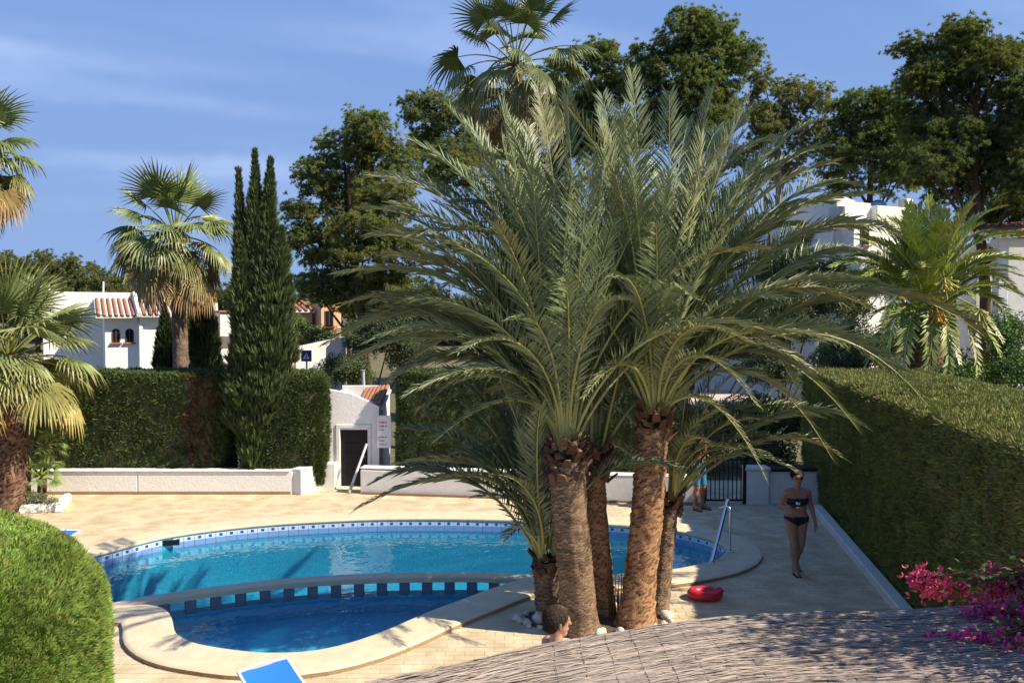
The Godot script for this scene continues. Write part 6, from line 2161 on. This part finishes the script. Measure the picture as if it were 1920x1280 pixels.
# ---------------------------------------------------------------- furniture and small things
func lounger(label: String, at: Vector3, turn: float) -> void:
	var o := thing("sun_lounger", label, "sun lounger", at, "blue sun loungers on the paving")
	o.rotation.y = turn
	var white := plain(0.78, 0.78, 0.77, 0.35)
	# local +x runs from the head end to the foot end
	var w := 0.26
	var prof := [Vector3(0.0, 0.56, 0), Vector3(0.62, 0.36, 0), Vector3(1.2, 0.34, 0), Vector3(1.85, 0.32, 0)]
	for s in [-1.0, 1.0]:
		var m := MB.new()
		var path := []
		for p in prof:
			path.append(p + Vector3(0, 0, s * w))
		m.tube(smooth_path(path, 4), [0.017], 8)
		piece("side_rail", m.mesh(true), white, o)
		for x in [0.35, 1.6]:
			m = MB.new()
			m.tube([Vector3(x, 0.35, s * w), Vector3(x + 0.04, 0.18, s * w), Vector3(x, 0.0, s * w)], [0.02], 8)
			piece("leg", m.mesh(true), white, o)
	for e in [prof[0], prof[3]]:
		var m := MB.new()
		m.tube([e + Vector3(0, 0, -w), e + Vector3(-0.03 if e.x < 0.5 else 0.03, 0.01, 0), e + Vector3(0, 0, w)], [0.017], 8)
		piece("cross_rail", m.mesh(true), white, o)
	var f := MB.new()
	var sp := smooth_path(prof, 6)
	for lay in 2:
		var first := f.v.size()
		for p in sp:
			for k in 7:
				var z := lerpf(-w + 0.012, w - 0.012, k / 6.0)
				f.vert(p + Vector3(0, 0.006 - lay * 0.006 - 0.02 * (1.0 - pow(z / w, 2.0)), z))
		for a in sp.size() - 1:
			for k in 6:
				var q := first + a * 7 + k
				if lay == 0:
					f.itri(q, q + 1, q + 8)
					f.itri(q, q + 8, q + 7)
				else:
					f.itri(q, q + 8, q + 1)
					f.itri(q, q + 7, q + 8)
	piece("fabric", f.mesh(true), plain(0.012, 0.15, 0.66, 0.65), o)

func pebble(r: float, sd: int) -> ArrayMesh:
	var g := FastNoiseLite.new()
	g.seed = sd
	g.frequency = 1.1
	var m := MB.new()
	var nu := 9
	var nv := 6
	for a in nv + 1:
		var t := PI * a / nv
		for k in nu:
			var f := TAU * k / nu
			var d := Vector3(sin(t) * cos(f), cos(t), sin(t) * sin(f))
			var s := r * (1.0 + 0.45 * g.get_noise_3dv(d * 1.3))
			m.vert(Vector3(d.x * s, d.y * s * 0.75, d.z * s * 0.9))
	for a in nv:
		for k in nu:
			var q := a * nu + k
			var q2 := a * nu + (k + 1) % nu
			m.itri(q, q2, q2 + nu)
			m.itri(q, q2 + nu, q + nu)
	return m.mesh(true)

func small_things() -> void:
	var a := Vector3(-2.638, 0.560, -8.223)
	var b := Vector3(-2.740, 0.560, -7.948)
	lounger("blue sun lounger with white frame, its head end against the picture bottom", Vector3((a.x + b.x) / 2 + 0.13, 0, (a.z + b.z) / 2 + 0.02), -0.85)
	lounger("blue sun lounger of which only a corner shows by the picture bottom", Vector3(-3.015, 0.560, -7.724) * Vector3(1, 0, 1) + Vector3(0.02, 0, 0.33), -0.85)
	lounger("blue sun lounger almost hidden behind the rounded hedge", Vector3(-8.059, 0.300, -13.823) * Vector3(1, 0, 1) + Vector3(-1.45, 0, 0.05), 0.0)

	# planting bed round the palm feet
	var bed := MB.new()
	var pts := PackedVector2Array()
	for k in 20:
		var t := TAU * k / 20.0
		pts.append(Vector2(1.12 + cos(t) * (0.98 + 0.06 * sin(k * 2.3)), -10.72 + sin(t) * (0.42 + 0.05 * sin(k * 1.7))))
	bed.prism(pts, -0.01, 0.016)
	structure("soil", bed.mesh(), mats.soil)
	var meshes := []
	for k in 5:
		meshes.append(pebble(0.075, 3 + k))
	var stone := grainy(lin(0.40, 0.36, 0.30), lin(0.64, 0.59, 0.51), 0.4, 0.03, 0.9, 0.1, 55)
	var spots := []
	for k in 34:
		var t := TAU * k / 34.0 + rf(-0.05, 0.05)
		spots.append([Vector3(1.12 + cos(t) * 1.0 * rf(0.97, 1.07), 0.0, -10.72 + sin(t) * 0.45 * rf(0.95, 1.15)), rf(0.42, 0.95)])
	spots.append([Vector3(0.368, 0.000, -10.645) , 1.5])
	spots.append([Vector3(1.117, 0.000, -10.179), 1.1])
	spots.append([Vector3(2.113, 0.000, -10.758), 1.3])
	for s in spots:
		var o := piece("edging_stone", meshes[rng.randi() % 5], stone)
		var big: bool = s == spots[34]
		tag(o, "largest white edging stone, at the foot of the short dark palm" if big else "white stone edging the soil round the palm feet", "stone", "" if big else "white stones round the palm feet")
		o.position = s[0] + Vector3(0, 0.035 * s[1], 0)
		o.rotation = Vector3(rf(-0.3, 0.3), rf(0, TAU), rf(-0.3, 0.3))
		o.scale = Vector3.ONE * s[1]

	# red float
	var fl := thing("swim_float", "red inflatable swim float lying on the paving in the hedge's shadow", "float", Vector3(2.825, 0.000, -11.536))
	var m := MB.new()
	var path := []
	for k in 25:
		var t := TAU * k / 24.0
		path.append(Vector3(cos(t) * 0.19, 0.075, sin(t) * 0.13))
	m.tube(path, [0.072], 12, false)
	piece("ring", m.mesh(true), plain(0.52, 0.016, 0.025, 0.35), fl)
	m = MB.new()
	m.prism(PackedVector2Array([Vector2(-0.17, -0.08), Vector2(0.0, -0.12), Vector2(0.17, -0.08), Vector2(0.19, 0.0), Vector2(0.17, 0.08), Vector2(0.0, 0.12), Vector2(-0.17, 0.08), Vector2(-0.19, 0.0)]), 0.05, 0.09, true)
	piece("seat", m.mesh(), plain(0.36, 0.012, 0.02, 0.4), fl)
	m = MB.new()
	m.tube([Vector3(0.15, 0.10, -0.03), Vector3(0.22, 0.125, 0.0), Vector3(0.25, 0.10, 0.03)], [0.045, 0.055, 0.035], 10)
	piece("handle", m.mesh(true), plain(0.55, 0.03, 0.04, 0.3), fl)

	# pool handrails
	for r in [[Vector3(3.268, 0.080, -12.936), Vector3(3.965, 0.689, -14.600), "bright steel handrail sloping down into the rounded end of the pool"], [Vector3(3.751, 0.080, -13.583), Vector3(3.886, 0.788, -14.100), "thin upright steel handrail at the rounded end of the pool"]]:
		var o := thing("pool_handrail", r[2], "handrail", Vector3(r[0].x, 0.08, r[0].z), "steel handrails of the pool steps")
		m = MB.new()
		var e: Vector3 = r[1] - o.position
		if r[2].begins_with("bright"):
			m.tube(smooth_path([Vector3.ZERO, e * 0.3, e * 0.75, e, e + Vector3(0.03, 0.01, -0.06), e + Vector3(0.05, -0.10, -0.10)], 5), [0.042], 10)
		else:
			m.tube(smooth_path([Vector3.ZERO, Vector3(0, e.y * 0.6, 0), Vector3(0, e.y, 0), Vector3(-0.04, e.y + 0.06, -0.06), Vector3(-0.12, e.y, -0.2)], 5), [0.021], 10)
		piece("rail", m.mesh(true), mats.metal, o)
		m = MB.new()
		m.tube([Vector3(0, -0.005, 0), Vector3(0, 0.015, 0), Vector3(0, 0.018, 0)], [0.06, 0.06, 0.03], 14)
		piece("flange", m.mesh(true), mats.metal, o)

	# planting at the foot of the low fan palm
	var c0 := Vector3(-10.046, 0.000, -16.558)
	var kerb := thing("planter_edge", "rough white stone edge of the bed under the low fan palm", "edging")
	m = MB.new()
	wall_run(m, c0 + Vector3(-0.9, 0, 0.2), Vector3(-9.568, 0.000, -16.739), 0.16, -0.01, 0.18, 0.03)
	piece("edge_stone", m.mesh(), mats.white, kerb)
	m = MB.new()
	wall_run(m, Vector3(-9.536, 0.000, -16.603), Vector3(-9.919, 0.000, -17.358) + Vector3(0.05, 0, -0.2), 0.16, -0.01, 0.2, 0.03)
	piece("edge_stone", m.mesh(), mats.white, kerb)
	var sh := thing("ground_plant", "grey-green leafy plant spilling over the bed under the low fan palm", "plant", Vector3(-10.155, 0.000, -16.739))
	m = MB.new()
	m.col = Color(0.12, 0.10, 0.06)
	for k in 7:
		m.tube([Vector3(0, 0, 0), Vector3(rf(-0.5, 0.5), 0.2, rf(-0.1, 0.2))], [0.02, 0.01], 5)
	piece("stems", m.mesh(true), mats.bark, sh)
	crown(sh, [[sh.position + Vector3(-0.45, 0.2, 0), 0.25], [sh.position + Vector3(0.0, 0.18, 0.05), 0.25], [sh.position + Vector3(0.35, 0.15, 0.05), 0.2], [sh.position + Vector3(-0.8, 0.2, 0.1), 0.25]], "leaf", 0.13, 14.0, Color(0.15, 0.17, 0.09))
	for s in [[Vector3(-10.532, 0.000, -17.211), Vector3(-10.467, 1.725, -17.200), 0.045, "slim bare palm stem left of the bed plants"], [Vector3(-10.658, 0.000, -17.115), Vector3(-10.475, 1.859, -16.900), 0.06, "pale straight stem in front of the shaggy palm trunk"]]:
		var o := thing("bare_stem", s[3], "plant", s[0])
		m = MB.new()
		m.col = Color(0.34, 0.22, 0.14)
		m.tube([Vector3.ZERO, (s[1] - s[0]) * 0.5 + Vector3(0.02, 0, 0), s[1] - s[0]], [s[2], s[2] * 0.9, s[2] * 0.7], 8)
		piece("trunk", m.mesh(true), mats.bark, o)
	for s in [[Vector3(-10.270, 0.000, -17.358), Vector3(-10.246, 1.274, -17.400), "young fan palm by the wall, the upper of two"], [Vector3(-10.300, 0.000, -17.211), Vector3(-10.197, 0.676, -17.100), "young fan palm by the wall, the lower of two"]]:
		var o := thing("young_palm", s[2], "palm", s[0], "young palms at the wall end")
		m = MB.new()
		m.col = Color(0.14, 0.10, 0.06)
		m.tube([Vector3.ZERO, s[1] - s[0]], [0.05, 0.04], 7)
		piece("trunk", m.mesh(true), mats.bark, o)
		for k in 14:
			var el := lerpf(1.3, -0.3, k / 13.0)
			var t := k * 2.4
			piece("fan_leaf", fan_leaf(s[1] - s[0], Vector3(cos(t) * cos(el), sin(el), sin(t) * cos(el)), 0.28, 0.30, 0.4, Color(0.16, 0.23, 0.06), Color(0.24, 0.27, 0.08)), mats.palm_leaf, o)
	# small reeds between the trunks
	var rd := thing("grass_clump", "few upright dry stems between the two thick palm trunks", "plant", Vector3(1.426, 0.000, -10.796))
	m = MB.new()
	for k in 12:
		m.col = Color(0.20, 0.15, 0.07) * rf(0.5, 1.2)
		var p := Vector3(rf(-0.12, 0.12), 0, rf(-0.08, 0.08))
		m.tube([p, p + Vector3(rf(-0.05, 0.05), rf(0.3, 0.75), rf(-0.05, 0.05))], [0.012, 0.004], 4)
	piece("stems", m.mesh(true), mats.bark, rd)
